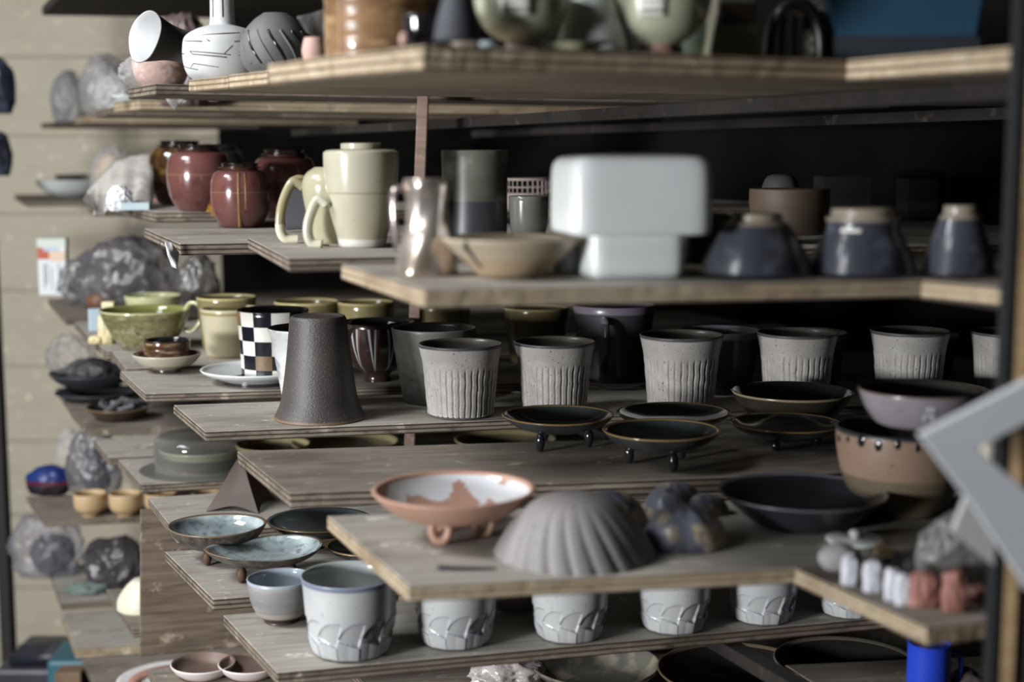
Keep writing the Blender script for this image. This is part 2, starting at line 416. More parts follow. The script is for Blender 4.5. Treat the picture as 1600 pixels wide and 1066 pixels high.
# right hand post
pe = empty('timber_post', deep(1590, 1066, .84)); pe.location.z = 0
tag(pe, 'slim timber post with dark edge strip at the far right', 'post')
a = deep(1566, 720, .84)
s = scale_at(a)
pe.location = (a.x, a.y, 0)
pw = wood('post_wood', (196,160,112), (178,140,94), (150,114,74))
box('post_body', pw, .004, 0, 0, .0135, .012, 2.4, pe, bevel=.0008)
box('dark_strip', mat('black_strip', (18,19,22), rough=.7), -.0022, -.001, 0, .0035, .012, 2.4, pe, bevel=.0006)
box('side_board', W_DARK, .014, .004, 0, .06, .03, 2.4, pe, bevel=.0006)

# ---------------------------------------------------------------- room
def struct(o): o['kind'] = 'structure'; return o
# far wall of horizontal planks
wm = wood('wall_plank', (198,186,160), (192,179,153), (186,172,146), rough=.6)
yw = 4.4; ph = .238
v, f = [], []
ytop = deep(60, 90, yw).z
for i in range(-8, 9):
    z1 = ytop+ph*i; z0 = z1-ph+.004
    vv, fF = boxmesh(-3.2, 0, z0, 3.0, .02, z1)
    k = len(v); v += vv; f += [tuple(a+k for a in g) for g in fF]
vv, fF = boxmesh(-3.2, .012, 0, 3.0, .03, 3.3); k = len(v); v += vv; f += [tuple(a+k for a in g) for g in fF]
v = [(a, b, max(0, min(3.3, c))) for a, b, c in v]
struct(link('wall_back', v, f, wm, None, (0, yw, 0), (0, 0, .0), False, bevel=.003))
ln = math.hypot(4.4*.8276+.9, 4.4)+2.2
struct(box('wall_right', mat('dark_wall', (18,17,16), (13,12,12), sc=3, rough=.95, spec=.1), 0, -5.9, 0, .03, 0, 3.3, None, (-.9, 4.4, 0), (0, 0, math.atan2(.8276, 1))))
struct(box('floor', mat('floor_grey', (62,58,54), (50,47,43), sc=3, rough=.8), -3.2, -2.6, -.05, 3.0, 4.4, 0))
struct(box('ceiling', mat('ceiling_grey', (72,68,62), (60,57,52), sc=2, rough=.9), -3.2, -2.6, 3.3, 3.0, 4.45, 3.35))

# ---------------------------------------------------------------- lights: a window on the left, behind the camera's shoulder, and an added fill
def area(name, loc, target, sx, sy, power, col):
    l = bpy.data.lights.new(name, 'AREA'); l.shape = 'RECTANGLE'; l.size = sx; l.size_y = sy; l.energy = power; l.color = col
    o = bpy.data.objects.new(name, l); C.objects.link(o); o.location = loc
    dd = Vector(target)-Vector(loc); o.rotation_euler = dd.to_track_quat('-Z', 'Y').to_euler(); return o
area('window_light', (-2.2, -.55, 1.55), (-1.0, 2.4, 1.38), .5, .3, 116, (.94, .97, 1))
area('high_front_fill', (-2.1, -.3, 3.2), (-.9, 1.9, 1.30), .9, .6, 22, (.94, .97, 1))  # added high front fill for the near pots, not a known window
area('skylight', (-1.75, 1.05, 3.25), (-.6, 1.9, 1.2), 1.0, 1.0, 112, (.94, .97, 1))
w = bpy.data.worlds.new('world'); bpy.context.scene.world = w; w.use_nodes = True
w.node_tree.nodes['Background'].inputs[0].default_value = (.8, .9, 1, 1); w.node_tree.nodes['Background'].inputs[1].default_value = .004

#==OBJECTS==
# ================================================================ OBJECTS
def square(n=4., rot=0.):                  # superellipse cross section
    def fn(a, r, z, zf, s, H):
        b = a-rot; k = (abs(math.cos(b))**n+abs(math.sin(b))**n)**(-1/n)
        return (r*k*math.cos(a), r*k*math.sin(a), z)
    return fn
def oval(kx, ky, rot=0., wob=0., wn=3, dz=0., ph=0.):
    def fn(a, r, z, zf, s, H):
        k = 1+wob*math.sin(wn*a+ph)*min(1, zf*1.3)
        x, y = r*kx*k*math.cos(a), r*ky*k*math.sin(a)
        zz = z+dz*H*math.sin(2*a+ph)*max(0, zf-.2)
        return (x*math.cos(rot)-y*math.sin(rot), x*math.sin(rot)+y*math.cos(rot), zz)
    return fn
def flutes(n, depth, z0, z1, sharp=1.):
    def fn(a, r, z, zf, s, H):
        e = min(1, max(0, (zf-z0)/.03))*min(1, max(0, (z1-zf)/.03))
        w = .006*math.sin(zf*23+a*5)
        c = abs(math.sin((a+w)*n/2)); g = max(0, 1-c*2.2)
        j = 1+.35*math.sin(a*17.3)
        r *= 1-depth*e*g*j-.004*e*math.sin(a*9+zf*30)
        return (r*math.cos(a), r*math.sin(a), z)
    return fn
def petal_zs(t): return .30-.09*t, .30-.09*t+.31*math.sqrt(max(0, 1-(1-t)**2))
def petals(n, depth):
    def fn(a, r, z, zf, s, H):
        b = a-.5*max(0, zf-.25); t = (b*n/(2*PI)) % 1.; lo, hi = petal_zs(t)
        if zf < lo: k = depth*.35*(1-abs(2*t-1))
        elif zf < hi: k = depth*(1-(zf-lo)/(hi-lo))**.6*(.35+.65*t)*min(1, (zf-lo)/.02)
        else: k = 0
        r *= 1-k
        return (r*math.cos(a), r*math.sin(a), z)
    return fn
def petal_lines(o, s, H, n, prof, m):      # glaze lines pooled along the carving, one mesh
    pr = smoothp(prof, 3)
    def rad(zf):
        for (r1, z1), (r2, z2) in zip(pr, pr[1:]):
            if z1 <= zf <= z2: return (r1+(r2-r1)*(zf-z1)/(z2-z1))*s
        return pr[-1][0]*s
    v, f = [], []
    def strip(pts, w):
        k0 = len(v)
        for i, (a, zf, k) in enumerate(pts):
            a2, z2 = pts[min(i+1, len(pts)-1)][:2]; a1, z1 = pts[max(i-1, 0)][:2]
            R_ = rad(zf)*(1-k)
            da, dz = (a2-a1)*R_, (z2-z1)*H; L = math.hypot(da, dz) or 1
            ww = w*(1-.6*abs(2*i/(len(pts)-1)-1))
            for q, lift in ((-1, -.0002), (0, .0006), (1, -.0002)):
                aa = a-dz/L*ww*q/R_; zz = zf*H+da/L*ww*q; RR = R_+lift
                v.append((RR*math.cos(aa), RR*math.sin(aa), zz))
        for i in range(len(pts)-1):
            for q in (0, 1): b = k0+3*i+q; f.append((b, b+1, b+4, b+3))
    for k in range(n):
        ledge, arc, edge = [], [], []
        for i in range(13):
            t = min(.995, max(.005, i/12)); lo, hi = petal_zs(t)
            def ang(zf): return (k+t)*2*PI/n+.5*max(0, zf-.25)
            ledge.append((ang(lo), lo, .03*(1-abs(2*t-1)))); arc.append((ang(hi), hi, 0))
            z = .02+.19*i/12; edge.append((k*2*PI/n+.5*max(0, z-.25), z, 0))
        strip(ledge, .0008); strip(arc, .0005); strip(edge, .0005)
    return link('glaze_lines', v, f, m, o)
def noisy(amp, fr):
    def fn(a, r, z, zf, s, H):
        v = Vector((math.cos(a), math.sin(a), zf*2))*fr
        k = 1+amp*noise.fractal(v, 1, 2, 3); return (r*k*math.cos(a), r*k*math.sin(a), z)
    return fn

# clay and glaze materials
CELADON = mat('celadon_glaze', (186,184,152), (172,168,132), sc=20, rough=.22, coat=.3, speck=((140,132,104), 160, .72), ramp=[(.47,.485,(140,134,98)), (0,.085,(206,200,186))])
BROWNCLAY = mat('brown_clay', (104,70,48), (76,50,36), sc=30, rough=.6)
GREYGLAZE = mat('grey_slip_glaze', (170,163,156), (153,146,140), sc=25, rough=.45, bump=.3, bsc=300, speck=((70,62,58), 420, .66), ramp=[(.955,1,(70,66,70)), (0,.04,(104,98,94))])
DARKIN = mat('dark_inner_glaze', (78,72,64), (60,56,50), sc=20, rough=.3)
MAROON = mat('maroon_glaze', (116,66,60), (96,54,50), sc=12, rough=.2, coat=.5, speck=((60,30,28), 220, .70), c3=(90,44,40), ramp=[(.547,.555,(140,112,66)), (.93,1,(34,20,16))])
AMBER = mat('amber_mottled_glaze', (96,62,22), (40,24,14), sc=70, rough=.12, coat=.6, ramp=[(.9,1,(26,18,16)), (.0,.45,(66,36,22))], detail=3)
AMBER2 = mat('amber_bright_glaze', (176,122,40), (96,54,20), sc=120, rough=.12, coat=.6, ramp=[(.4,.42,(40,26,18))])
BLACKG = mat('black_glaze', (34,33,36), (22,21,24), sc=16, rough=.12, coat=.5)
YELLOW = mat('straw_glaze', (184,172,138), (168,155,120), sc=10, rough=.28, coat=.3, ramp=[(.88,.94,(146,126,74)), (0,.06,(150,124,86))])
OLIVEY = mat('ochre_olive_glaze', (130,116,74), (104,92,58), sc=18, rough=.2, coat=.4, ramp=[(.96,1,(180,162,104))])
WHITEG = mat('white_glaze', (226,230,226), (214,219,216), sc=10, rough=.25, coat=.2)
LIGHTGREY = mat('pale_grey_glaze', (190,190,188), (164,165,167), sc=9, rough=.3, coat=.3, ramp=[(.93,1.,(120,128,150)), (0,.03,(60,56,54))], speck=((120,122,126), 260, .7))
DARKRIM = mat('dark_teal_glaze', (34,38,38), (52,60,62), sc=30, rough=.12, coat=.5, ramp=[(.93,1,(146,112,62))], detail=6)
PALEBLUE = mat('pale_blue_glaze', (178,192,192), (136,150,152), sc=34, rough=.12, coat=.6, c3=(104,116,116), contrast=(.3,.6), ramp=[(.94,1,(112,92,70))])
DARKOUT = mat('dark_speckled_clay', (92,86,80), (56,48,42), sc=60, rough=.35, c3=(120,100,78), ramp=[(.93,1,(120,98,72))])
LABEL = mat('paper_label', (222,220,206), rough=.7)
INK = mat('ink', (60,58,70), rough=.7)

def sticker(parent, r, z, ang, w, hgt, marks=True, tilt=0):      # small paper label lying on a round wall
    v, f = [], []; n = 6
    for j in range(2):
        for i in range(n+1):
            a = ang+(i/n-.5)*w/r; rr = r+(tilt if j else 0)
            v.append((rr*math.cos(a), rr*math.sin(a), z+(j-.5)*hgt))
    for i in range(n): f.append((i, i+1, n+2+i, n+1+i))
    o = link('paper_label', v, f, LABEL, parent); sol = o.modifiers.new('t', 'SOLIDIFY'); sol.thickness = .0004; sol.offset = 1
    if marks:
        v, f = [], []
        for row in (.2, -.18):
            x = -.38
            while x < .36:
                ww = random.uniform(.03, .09)
                k = len(v)
                for dx, dz in ((0, 0), (ww, 0), (ww, .18), (0, .18)):
                    a = ang-(x+dx)*w/r*1.; z2 = row+dz-.09; rr = r+tilt*(z2+.5)+.0007
                    v.append((rr*math.cos(a), rr*math.sin(a), z+z2*hgt))
                f.append((k, k+1, k+2, k+3)); x += ww+.04
        link('writing', v, f, INK, o)
    return o

# ---- top shelf, left
TOPZ = lambda h, th: h-th/K                # level of the top face of an underside-placed board
T1 = -79-.0165/K; T3 = -95-.0135/K; T4 = -112-.017/K
white_slip = mat('white_slip', (204,204,204), (186,186,185), sc=8, rough=.55, bump=.3, bsc=120)
brown_line = mat('incised_line', (92,70,58), rough=.8)
o = pot('bottle_vase', 'white bottle vase with long neck and incised brown lines', 'vase', 350, 125, -30, T3, [(44,0),(56,.07),(62,.2),(62,.36),(57,.45),(40,.52),(23,.555),(19.5,.6),(18.5,.85),(20,1)], white_slip, hollow=True, t=3, seg=64)
s, H, p = o_s[o.name]
def groove(parent, pts, w=.0012, zs=None):
    pts2 = []
    for a, z, r in pts: pts2.append((r*math.cos(a), r*math.sin(a), z))
    return tube('incised_line', pts2, w, brown_line, parent, seg=6, sm=3)
R0 = 60.8*s
def vr(zf):                                # radius of the bottle at a height fraction
    P = [(44,0),(56,.07),(62,.2),(62,.36),(57,.45),(40,.52),(23,.555),(19.5,.6),(18.5,.85),(20,1)]
    for (r1, z1), (r2, z2) in zip(P, P[1:]):
        if z1 <= zf <= z2: return (r1+(r2-r1)*(zf-z1)/(z2-z1))*s
    return P[-1][0]*s
for (a0, z0, a1, z1) in ((-2.9,.42,-2.0,.43),(-1.95,.43,-.9,.46),(-2.7,.39,-1.9,.37),(-1.95,.43,-1.7,.37),(-2.9,.27,-2.6,.26),(-2.3,.28,-1.2,.24),(-2.2,.25,-1.3,.215),(-2.3,.28,-2.2,.25),(-1.0,.24,-.4,.22),(-1.0,.27,-.6,.24),(-2.9,.15,-2.1,.1),(-2.2,.16,-1.5,.12),(-1.1,.37,-.4,.4),(-1.35,.25,-1.15,.33),(-2.4,.115,-2.2,.16)):
    pts = []
    for i in range(7):
        t = i/6; a = a0+(a1-a0)*t; z = z0+(z1-z0)*t; pts.append((a, z*H, vr(z)*1.0))
    groove(o, pts, .0008)
for a in (-2.2, -1.35):
    groove(o, [(a, .63*H, vr(.63)), (a, .8*H, vr(.8)), (a, .95*H, vr(.95))], .0007)

# lying vase with flared white mouth
m = mat('charcoal_unglazed', (98,94,90), (78,74,70), sc=20, rough=.7, bump=.3, bsc=160)
p, s = base(290, 142, T3, 0); 
pr = [(0,0),(26,0),(34,4),(36,40),(30,75),(28,110),(34,135),(50,160),(58,168)]
pr = smoothp(pr, 4); pr = [(r*s, z*s) for r, z in pr]
ax = deep(226, 57, p.y-.02); bx = deep(392, 100, p.y+.07)
dd = (ax-bx); L = dd.length
pr = [(r*1.0 if True else r, z*L/(168*s)) for r, z in pr]
inn = [(max(r-2.5*s, 0), z) for r, z in reversed(pr[2:])]
v, f, rows = revolve(pr+[(pr[-1][0]-s, pr[-1][1]+s)]+inn+[(0, inn[-1][1])], 48, lambda a, r, z, i: (r*math.cos(a)*(1+.05*math.sin(3*a)*(z/L)**4), r*math.sin(a)*(.7+.3*(1-(z/L)**3)), z))
v = [Vector(q) for q in v]
qr = dd.to_track_quat('Z', 'Y')
o = link('trumpet_vase', v, f, [m, white_slip], None, bx, (0,0,0), True, [1 if i >= len(pr) else 0 for i in rows])
o.rotation_mode = 'QUATERNION'; o.rotation_quaternion = qr
tag(o, 'charcoal vase lying on its side with flared white mouth facing left', 'vase')

# plastic wrapped pink bowl
FILM = film('clear_film', (200,196,194), .16, .18)
FILMW = film('milky_film', (205,200,195), .42, .25)
FILMD = film('grey_film', (120,116,118), .35, .18)
pink = mat('pink_bisque', (204,160,144), (192,148,132), sc=8, rough=.7)
o = pot('pink_bowl', 'unglazed pink bowl wrapped in clear plastic beside the carved white bottle', 'bowl', 252, 136, 95, T4, [(28,0),(38,.3),(43,.7),(44,1)], pink, t=3)
s, H, p = o_s[o.name]
w = blob('plastic_wrap', 50*s, 46*s, 30*s, FILM, None, p-Vector((12*s, 8*s, -.001)), amp=.12, freq=3, sub=5, ridge=True, seed=3); tag(w, 'clear plastic wrapped over the pink bowl on the top shelf', 'plastic wrap')
# hanging corner of film
def sheet(name, label, pts, m, Y, dy=.0, cat='plastic sheet', thick=.0006):
    P = [deep(x, y, Y+(k % 3)*dy) for k, (x, y) in enumerate(pts)]
    c = sum(P, Vector())/len(P); P = [q-c for q in P]
    bm = bmesh.new(); vv = [bm.verts.new(q) for q in P]; bm.faces.new(vv)
    bmesh.ops.triangulate(bm, faces=bm.faces); bmesh.ops.subdivide_edges(bm, edges=bm.edges, cuts=7, use_grid_fill=True)
    for q in bm.verts: q.co += Vector((0, 1, 0))*noise.fractal(q.co*35, 1, 2, 3)*.006
    v = [q.co.copy() for q in bm.verts]; f = [tuple(w.index for w in g.verts) for g in bm.faces]; bm.free()
    o = link(name, v, f, m, None, c); q = o.modifiers.new('t', 'SOLIDIFY'); q.thickness = thick
    return tag(o, label, cat)
sheet('plastic_offcut', 'small pointed plastic corner hanging below the top shelf, under the wrapped pink bowl', [(256,150),(290,152),(273,173)], FILMW, 2.02, .004)
blobpx('plastic_bundle', 'tall grey crumpled plastic bundle at the left end of the top shelf', 'plastic bag', 128, 205, 86, 184, T4, film('grey_plastic', (166,162,160), 0.55, .2, 45), amp=.3, freq=2.2, ridge=True, seed=5, sub=5)
blobpx('plastic_bundle', 'pale lilac crumpled plastic bundle at the far left end of the top shelf', 'plastic bag', 82, 136, 112, 191, T4, film('lilac_plastic', (156,154,160), 0.5, .2, 45), amp=.3, freq=2.4, ridge=True, seed=8, sub=5)
blobpx('plastic_bundle', 'milky crumpled plastic tucked against the wrapped pink bowl', 'plastic bag', 150, 215, 118, 174, T4, FILMW, amp=.35, freq=2.6, ridge=True, seed=12, sub=5)
o = pot('white_saucer', 'small white saucer under the wrapping at the top shelf edge', 'saucer', 196, 158, 150, T4, [(12,0),(22,1)], WHITEG, t=2)
blobpx('wrapped_bundle', 'mauve bundle wrapped in film behind the lying vase', 'bundle', 245, 330, 18, 166, T3-6, mat('mauve_wrap', (112,92,88), (84,68,66), sc=14, rough=.35, bump=.6), amp=.25, freq=2, ridge=True, seed=21)

# dark carved lantern behind
m = mat('grey_carved_clay', (104,104,104), (84,84,84), sc=14, rough=.6, bump=.4)
o = pot('carved_lantern', 'grey carved globe with overlapping leaf cuts behind the white bottle', 'lantern', 432, 122, 22, T3, [(30,0),(50,.2),(56,.45),(50,.7),(34,.9),(20,1)], m, t=4, sm=4, mod=oval(1,.9,.1))
s, H, p = o_s[o.name]
for k in range(9):
    a0 = -2.8+k*.38
    pts = []
    for i in range(6):
        t = i/5; a = a0+.55*t; zf = .72-.5*t
        r = (56-30*abs(zf-.45)**1.6*2)*s; pts.append((r*math.cos(a), r*math.sin(a)*.9, zf*H))
    tube('leaf_edge', pts, .0016, BLACKG if k % 2 else m, o, seg=6, sm=3)
sheet('plastic_offcut', 'clear pointed plastic flap beside the brown ribbed crock', [(465,27),(512,14),(512,66),(502,68),(478,48)], FILM, 1.28, .006)
o = pot('pale_jar', 'pinkish pale jar half hidden between the grey globe and the brown crock', 'jar', 492, 98, 60, T3, [(16,0),(20,.5),(16,1)], pink)

# brown ribbed crock
m = mat('brown_ribbed_glaze', (148,108,70), (108,74,48), sc=14, rough=.28, coat=.4, c3=(170,130,86), rings=28, bump=.5, stretch=(1,1,3), detail=6)
def ringmod(n, amp):
    def fn(a, r, z, zf, s, H):
        r *= 1+amp*math.sin(zf*n); return (r*math.cos(a), r*math.sin(a), z)
    return fn
o = pot('ribbed_crock', 'large brown ribbed cylindrical crock at the end of the top shelf', 'crock', 589, 93, -60, T1, [(76,0),(80,.05),(81,.5),(80,1)], m, t=6, mod=ringmod(42, .008), sm=8, seg=72)
s, H, p = o_s[o.name]
tube('glaze_seam', [(-.62*80*s, -.79*80*s, .02*H), (-.62*80.5*s, -.79*80.5*s, .5*H), (-.62*80*s, -.79*80*s, H)], .0009, mat('seam_glaze', (176,140,100), rough=.3), o, seg=8)
o = pot('black_cup', 'small glossy black cup beside the brown crock on the top shelf', 'cup', 662, 72, 26, T1, [(20,0),(28,.4),(31,1)], BLACKG)
blobpx('clay_ball', 'tiny pinkish clay ball between the brown crock and the black cup', 'clay ball', 624, 639, 50, 70, T1, pink, depth=1, amp=.05)
blobpx('clay_lump', 'beige lumpy stone-like clay piece right of the black cup', 'clay lump', 703, 752, 30, 72, T1, mat('beige_clay', (178,160,140), (150,132,112), sc=30, rough=.8, bump=.5), amp=.15, seed=4)
o = pot('grey_vase', 'dark slate vase behind the beige lump, its top out of view', 'vase', 715, 62, -30, T1-4, [(38,0),(34,.3),(24,.7),(20,1)], mat('slate_clay', (66,68,74), (54,56,62), sc=20, rough=.7), t=3)
o = pot('tiny_dish', 'tiny pale blue dish between the lump and the labelled celadon bowl', 'dish', 762, 72, 63, T1, [(12,0),(17,1)], mat('sky_glaze', (170,186,190), rough=.2), t=2)
CEL2 = mat('green_celadon_bowl', (172,174,146), (156,156,126), sc=8, rough=.2, coat=.4)
FOOT = mat('foot_clay', (130,98,80), (110,82,66), sc=20, rough=.7)
FOOTW = mat('pale_foot_clay', (168,160,156), rough=.7)
def footbowl(label, x, yb, yt, h, R, rf, m, fm, grp=None):
    o = pot('footed_bowl', label, 'bowl', x, yb, yt, h, [(rf*1.0,0),(rf,.12),(rf*1.15,.14),(R*.72,.3),(R*.93,.6),(R,1)], m, t=4, seg=64)
    s, H, p = o_s[o.name]
    part_lathe('foot', o, [(0,-.0002),((rf+4)*s,-.0002),((rf+1)*s,.1*H),(rf*1.02*s,.135*H)], fm)
    return o, s, H
o, s, H = footbowl('celadon footed bowl with price label, left one on the top shelf', 816, 78, -25, T1, 78, 24, CEL2, FOOTW)
sticker(o, 72*s, .62*H, -PI/2-.15, 46*s, 30*s, tilt=.004)
o, s, H = footbowl('celadon footed bowl with price label and reddish foot, right one on the top shelf', 1035, 84, -30, T1, 78, 22, CEL2, mat('red_foot', (120,84,70), rough=.7))
sticker(o, 71*s, .60*H, -PI/2-.35, 42*s, 30*s, tilt=.004)
o = pot('white_cone_bowl', 'white upturned cone-shaped bowl between the two celadon bowls', 'bowl', 925, 76, -20, T1-3, [(56,0),(50,.3),(34,.8),(20,1)], WHITEG, hollow=False)
o = pot('cream_dish', 'flat cream dish at the foot of the white cone-shaped bowl', 'dish', 888, 79, 68, T1, [(30,0),(40,1)], CELADON, t=3)
gl = mat('green_glass', (120,140,120), rough=.1, alpha=.45, spec=.8)
o = pot('glass_jar', 'greenish glass jar behind the right labelled celadon bowl', 'jar', 1092, 88, 20, T1-4, [(24,0),(28,.5),(20,.9),(20,1)], gl, t=2)
o = pot('glass_bottle', 'narrow clear glass bottle left of the reddish foot', 'bottle', 986, 84, 30, T1, [(10,0),(11,.7),(5,.85),(5,1)], mat('clear_glassy', (170,186,188), rough=.1, alpha=.5, spec=.8), t=1.5)
# beige block with recess, dark arched vessel, lattice, blue crate
e = empty('clay_lantern', base(1142, 92, T1, 30)[0], .2); s = base(1142, 92, T1)[1]
tag(e, 'tapered beige box-shaped clay lantern with square window on the top shelf', 'lantern')
beige = mat('beige_glaze', (150,146,122), (132,128,106), sc=14, rough=.5)
v, f = boxmesh(-44*s, -30*s, 0, 44*s, 30*s, 100*s); v = [(x*(1-.25*z/(100*s)), y*(1-.25*z/(100*s)), z) for x, y, z in v]
link('body', v, f, beige, e, smooth=False, bevel=.003)
box('window', mat('dark_window', (66,52,40), rough=.9), -30*s, -27*s, 54*s, 30*s, -22*s, 86*s, e)
box('ledge', beige, -48*s, -36*s, 0, -38*s, -24*s, 66*s, e, rot=(0,.18,0))
e = empty('arched_vessel', base(1238, 94, T1, 36)[0]); s = base(1238, 94, T1)[1]
tag(e, 'dark arched vessel with open front beside the lattice basket', 'vessel')
arch = [(-44,0),(-42,40),(-32,76),(-14,96),(10,98),(30,80),(42,44),(44,0)]
arch = smoothp(arch, 4); inner = [(x*.76, z*.78) for x, z in reversed(arch)]
v, f = [], []
outl = arch; n = len(outl)
for y in (-30, 30):
    for (x, z) in outl: v.append((x*s, y*s, z*s))
    for (x, z) in outl: v.append((x*.78*s, y*s, z*.8*s))
for i in range(n-1):
    f += [(i, i+1, n+i+1, n+i), (2*n+i, 3*n+i, 3*n+i+1, 2*n+i+1), (i, 2*n+i, 2*n+i+1, i+1), (n+i, n+i+1, 3*n+i+1, 3*n+i)]
f += [(0, n, 3*n, 2*n), (n-1, 3*n-1, 4*n-1, 2*n-1)]
m = mat('dark_umber_glaze', (58,52,44), (40,36,32), sc=14, rough=.35)
link('shell', v, f, m, e)
for x in (-16, 4, 22): tube('inner_rib', [(x*s, 6*s, 1*s), (x*s, 8*s, 40*s), (x*.8*s, 6*s, 70*s)], 4*s, mat('rib_umber', (92,84,72), (70,64,54), rough=.4), e, seg=8)
e = empty('lattice_basket', base(1284, 96, T1, 20)[0], -.3); s = base(1284, 96, T1)[1]
tag(e, 'grey lattice patterned box leaning against the blue crate', 'basket')
lm = mat('lattice_cloth', (150,146,132), (128,124,112), sc=20, rough=.8)
box('body', lm, -24*s, -20*s, 0, 24*s, 20*s, 110*s, e, bevel=.002)
lk = mat('lattice_line', (44,42,42), rough=.8)
v, f = [], []
for sg in (-1, 1):
    for k in range(-6, 12):
        z0 = k*18.; pts = []
        for x in (-24, 24):
            z = z0+sg*(x+24)*.9; pts.append((x, z))
        (xa, za), (xb, zb) = pts
        def clipz(xa, za, xb, zb, lo, hi):
            if max(za, zb) < lo or min(za, zb) > hi: return None
            def at_z(z): t = (z-za)/(zb-za); return xa+(xb-xa)*t
            P = [(xa, za), (xb, zb)]
            P = [(at_z(lo), lo) if z < lo else ((at_z(hi), hi) if z > hi else (x, z)) for x, z in P]
            return P
        P = clipz(xa, za, xb, zb, 1, 108)
        if not P: continue
        (xa, za), (xb, zb) = P; b0 = len(v)
        for (x, z, o_) in ((xa, za, -1.2), (xb, zb, -1.2), (xb, zb, 1.2), (xa, za, 1.2)): v.append((x*s, -20.6*s, (z+o_)*s))
        f.append((b0, b0+1, b0+2, b0+3))
o = link('lattice', v, f, lk, e, smooth=False); q = o.modifiers.new('t', 'SOLIDIFY'); q.thickness = .0006
e = empty('blue_crate', at(1405, 96, T1+2)+Vector((.0, .035, 0)), .06); s = scale_at(e.location)
e.location.z = CAMZ-T1*K
tag(e, 'dull blue plastic crate at the right end of the top shelf', 'crate')
blue = mat('crate_blue', (40,80,108), (34,68,94), sc=6, rough=.45)
v, f = boxmesh(-115*s, -30*s, 0, 150*s, 60*s, 150*s); v = [(x*(.86+.14*z/(150*s)), y, z) for x, y, z in v]
link('body', v, f, blue, e, smooth=False, bevel=.004)
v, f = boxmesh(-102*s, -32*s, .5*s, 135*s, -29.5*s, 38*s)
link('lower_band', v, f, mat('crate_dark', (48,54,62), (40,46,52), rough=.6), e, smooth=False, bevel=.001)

# ---- second shelf
JH = 128
L2 = 150
o = pot('white_plate', 'shallow white dish at the far left of the second shelf', 'plate', 112, 308, 283, L2, [(22,0),(40,.35),(52,.9),(54,1)], WHITEG, t=5)
o2 = pot('black_tray', 'small black tray resting in the far white dish', 'tray', 112, 302, 276, L2, [(18,0),(24,.8),(25,1)], BLACKG, t=3); o2.location.z += .004
blobpx('wrapped_pot', 'orange-brown pot wrapped in clear film behind the draped plastic', 'pot', 146, 206, 240, 316, 142, mat('orange_clay', (186,150,112), (160,124,88), sc=14, rough=.4), amp=.08, seed=3)
blobpx('plastic_tuft', 'knotted clear plastic on top of the wrapped orange pot', 'plastic bag', 144, 212, 230, 318, 142, FILM, amp=.25, freq=3, ridge=True, seed=30, sub=5)
def inside(label, x, yb, yt, h, R, m):
    return pot('wrapped_pot', label, 'pot', x, yb, yt, h, [(R*.6,0),(R*.9,.3),(R,.6),(R*.8,.9),(R*.5,1)], m, hollow=False)
DKP = mat('dark_wrapped_clay', (64,60,58), (46,43,42), sc=12, rough=.5)
inside('dark pot inside the lilac plastic bag left of the bottom shelf', 84, 898, 838, H6, 34, DKP)
inside('dark pot inside the tall smoky bag behind the straw-coloured cups', 152, 776, 700, H5, 24, DKP)
inside('dark round pot inside the big dark plastic bag beside the carton', 218, 478, 396, H3, 34, DKP)
# draped sheet
def drape(name, label, path, m, Y0, Y1, cols=26, amp=.012, seed=1):
    """path: (x, y_top, y_bottom) columns across the picture"""
    v, f = [], []; rows = 14
    for i in range(cols+1):
        t = i/cols*(len(path)-1); k = min(int(t), len(path)-2); u = t-k
        a = [path[k][j]+(path[k+1][j]-path[k][j])*u for j in range(3)]
        for j in range(rows+1):
            w = j/rows
            q = deep(a[0]+w*(path[0][0]-path[-1][0])*.03, a[1]+(a[2]-a[1])*w, Y0+(Y1-Y0)*w)
            q.y += amp*math.sin(i*1.15+seed+w*2)*w+amp*noise.noise(Vector((i*.4, j*.4, seed)))
            v.append(q)
    c = v[0].copy(); v = [q-c for q in v]
    for i in range(cols):
        for j in range(rows):
            a = i*(rows+1)+j; f.append((a, a+rows+1, a+rows+2, a+1))
    o = link(name, v, f, m, None, c); q = o.modifiers.new('t', 'SOLIDIFY'); q.thickness = .0006
    return tag(o, label, 'plastic sheet')
drape('plastic_drape', 'pale translucent plastic sheet draped over pots left of the maroon jars', [(136,300,306),(150,282,335),(162,268,340),(180,252,318),(205,242,316),(240,238,318)], film('drape_film', (196,188,180), .62, .35), 2.55, 2.32)
blobpx('paper_lump', 'crumpled white paper at the shelf edge under the draped plastic', 'crumpled paper', 168, 207, 290, 330, 120, mat('white_paper', (222,222,224), (196,196,200), sc=30, rough=.6, bump=.6), amp=.35, freq=3, ridge=True, seed=2)
o = box('painted_scrap', mat('pale_blue_paint', (176,194,200), rough=.6), 0, 0, 0, .045, .06, .012, None, at(182, 330, 118)+Vector((-.002, .03, 0)), (0,0,.2), .001); tag(o, 'pale blue painted scrap at the edge of the chipped grey board', 'scrap')
o = box('pink_slab', mat('pink_slab_clay', (178,122,104), rough=.8), 0, 0, 0, .12, .02, .006, None, at(196, 318, 117)+Vector((0, .06, 0)), (0,0,.35), .001); tag(o, 'thin pinkish clay slab on the chipped grey board behind the jars', 'clay slab')

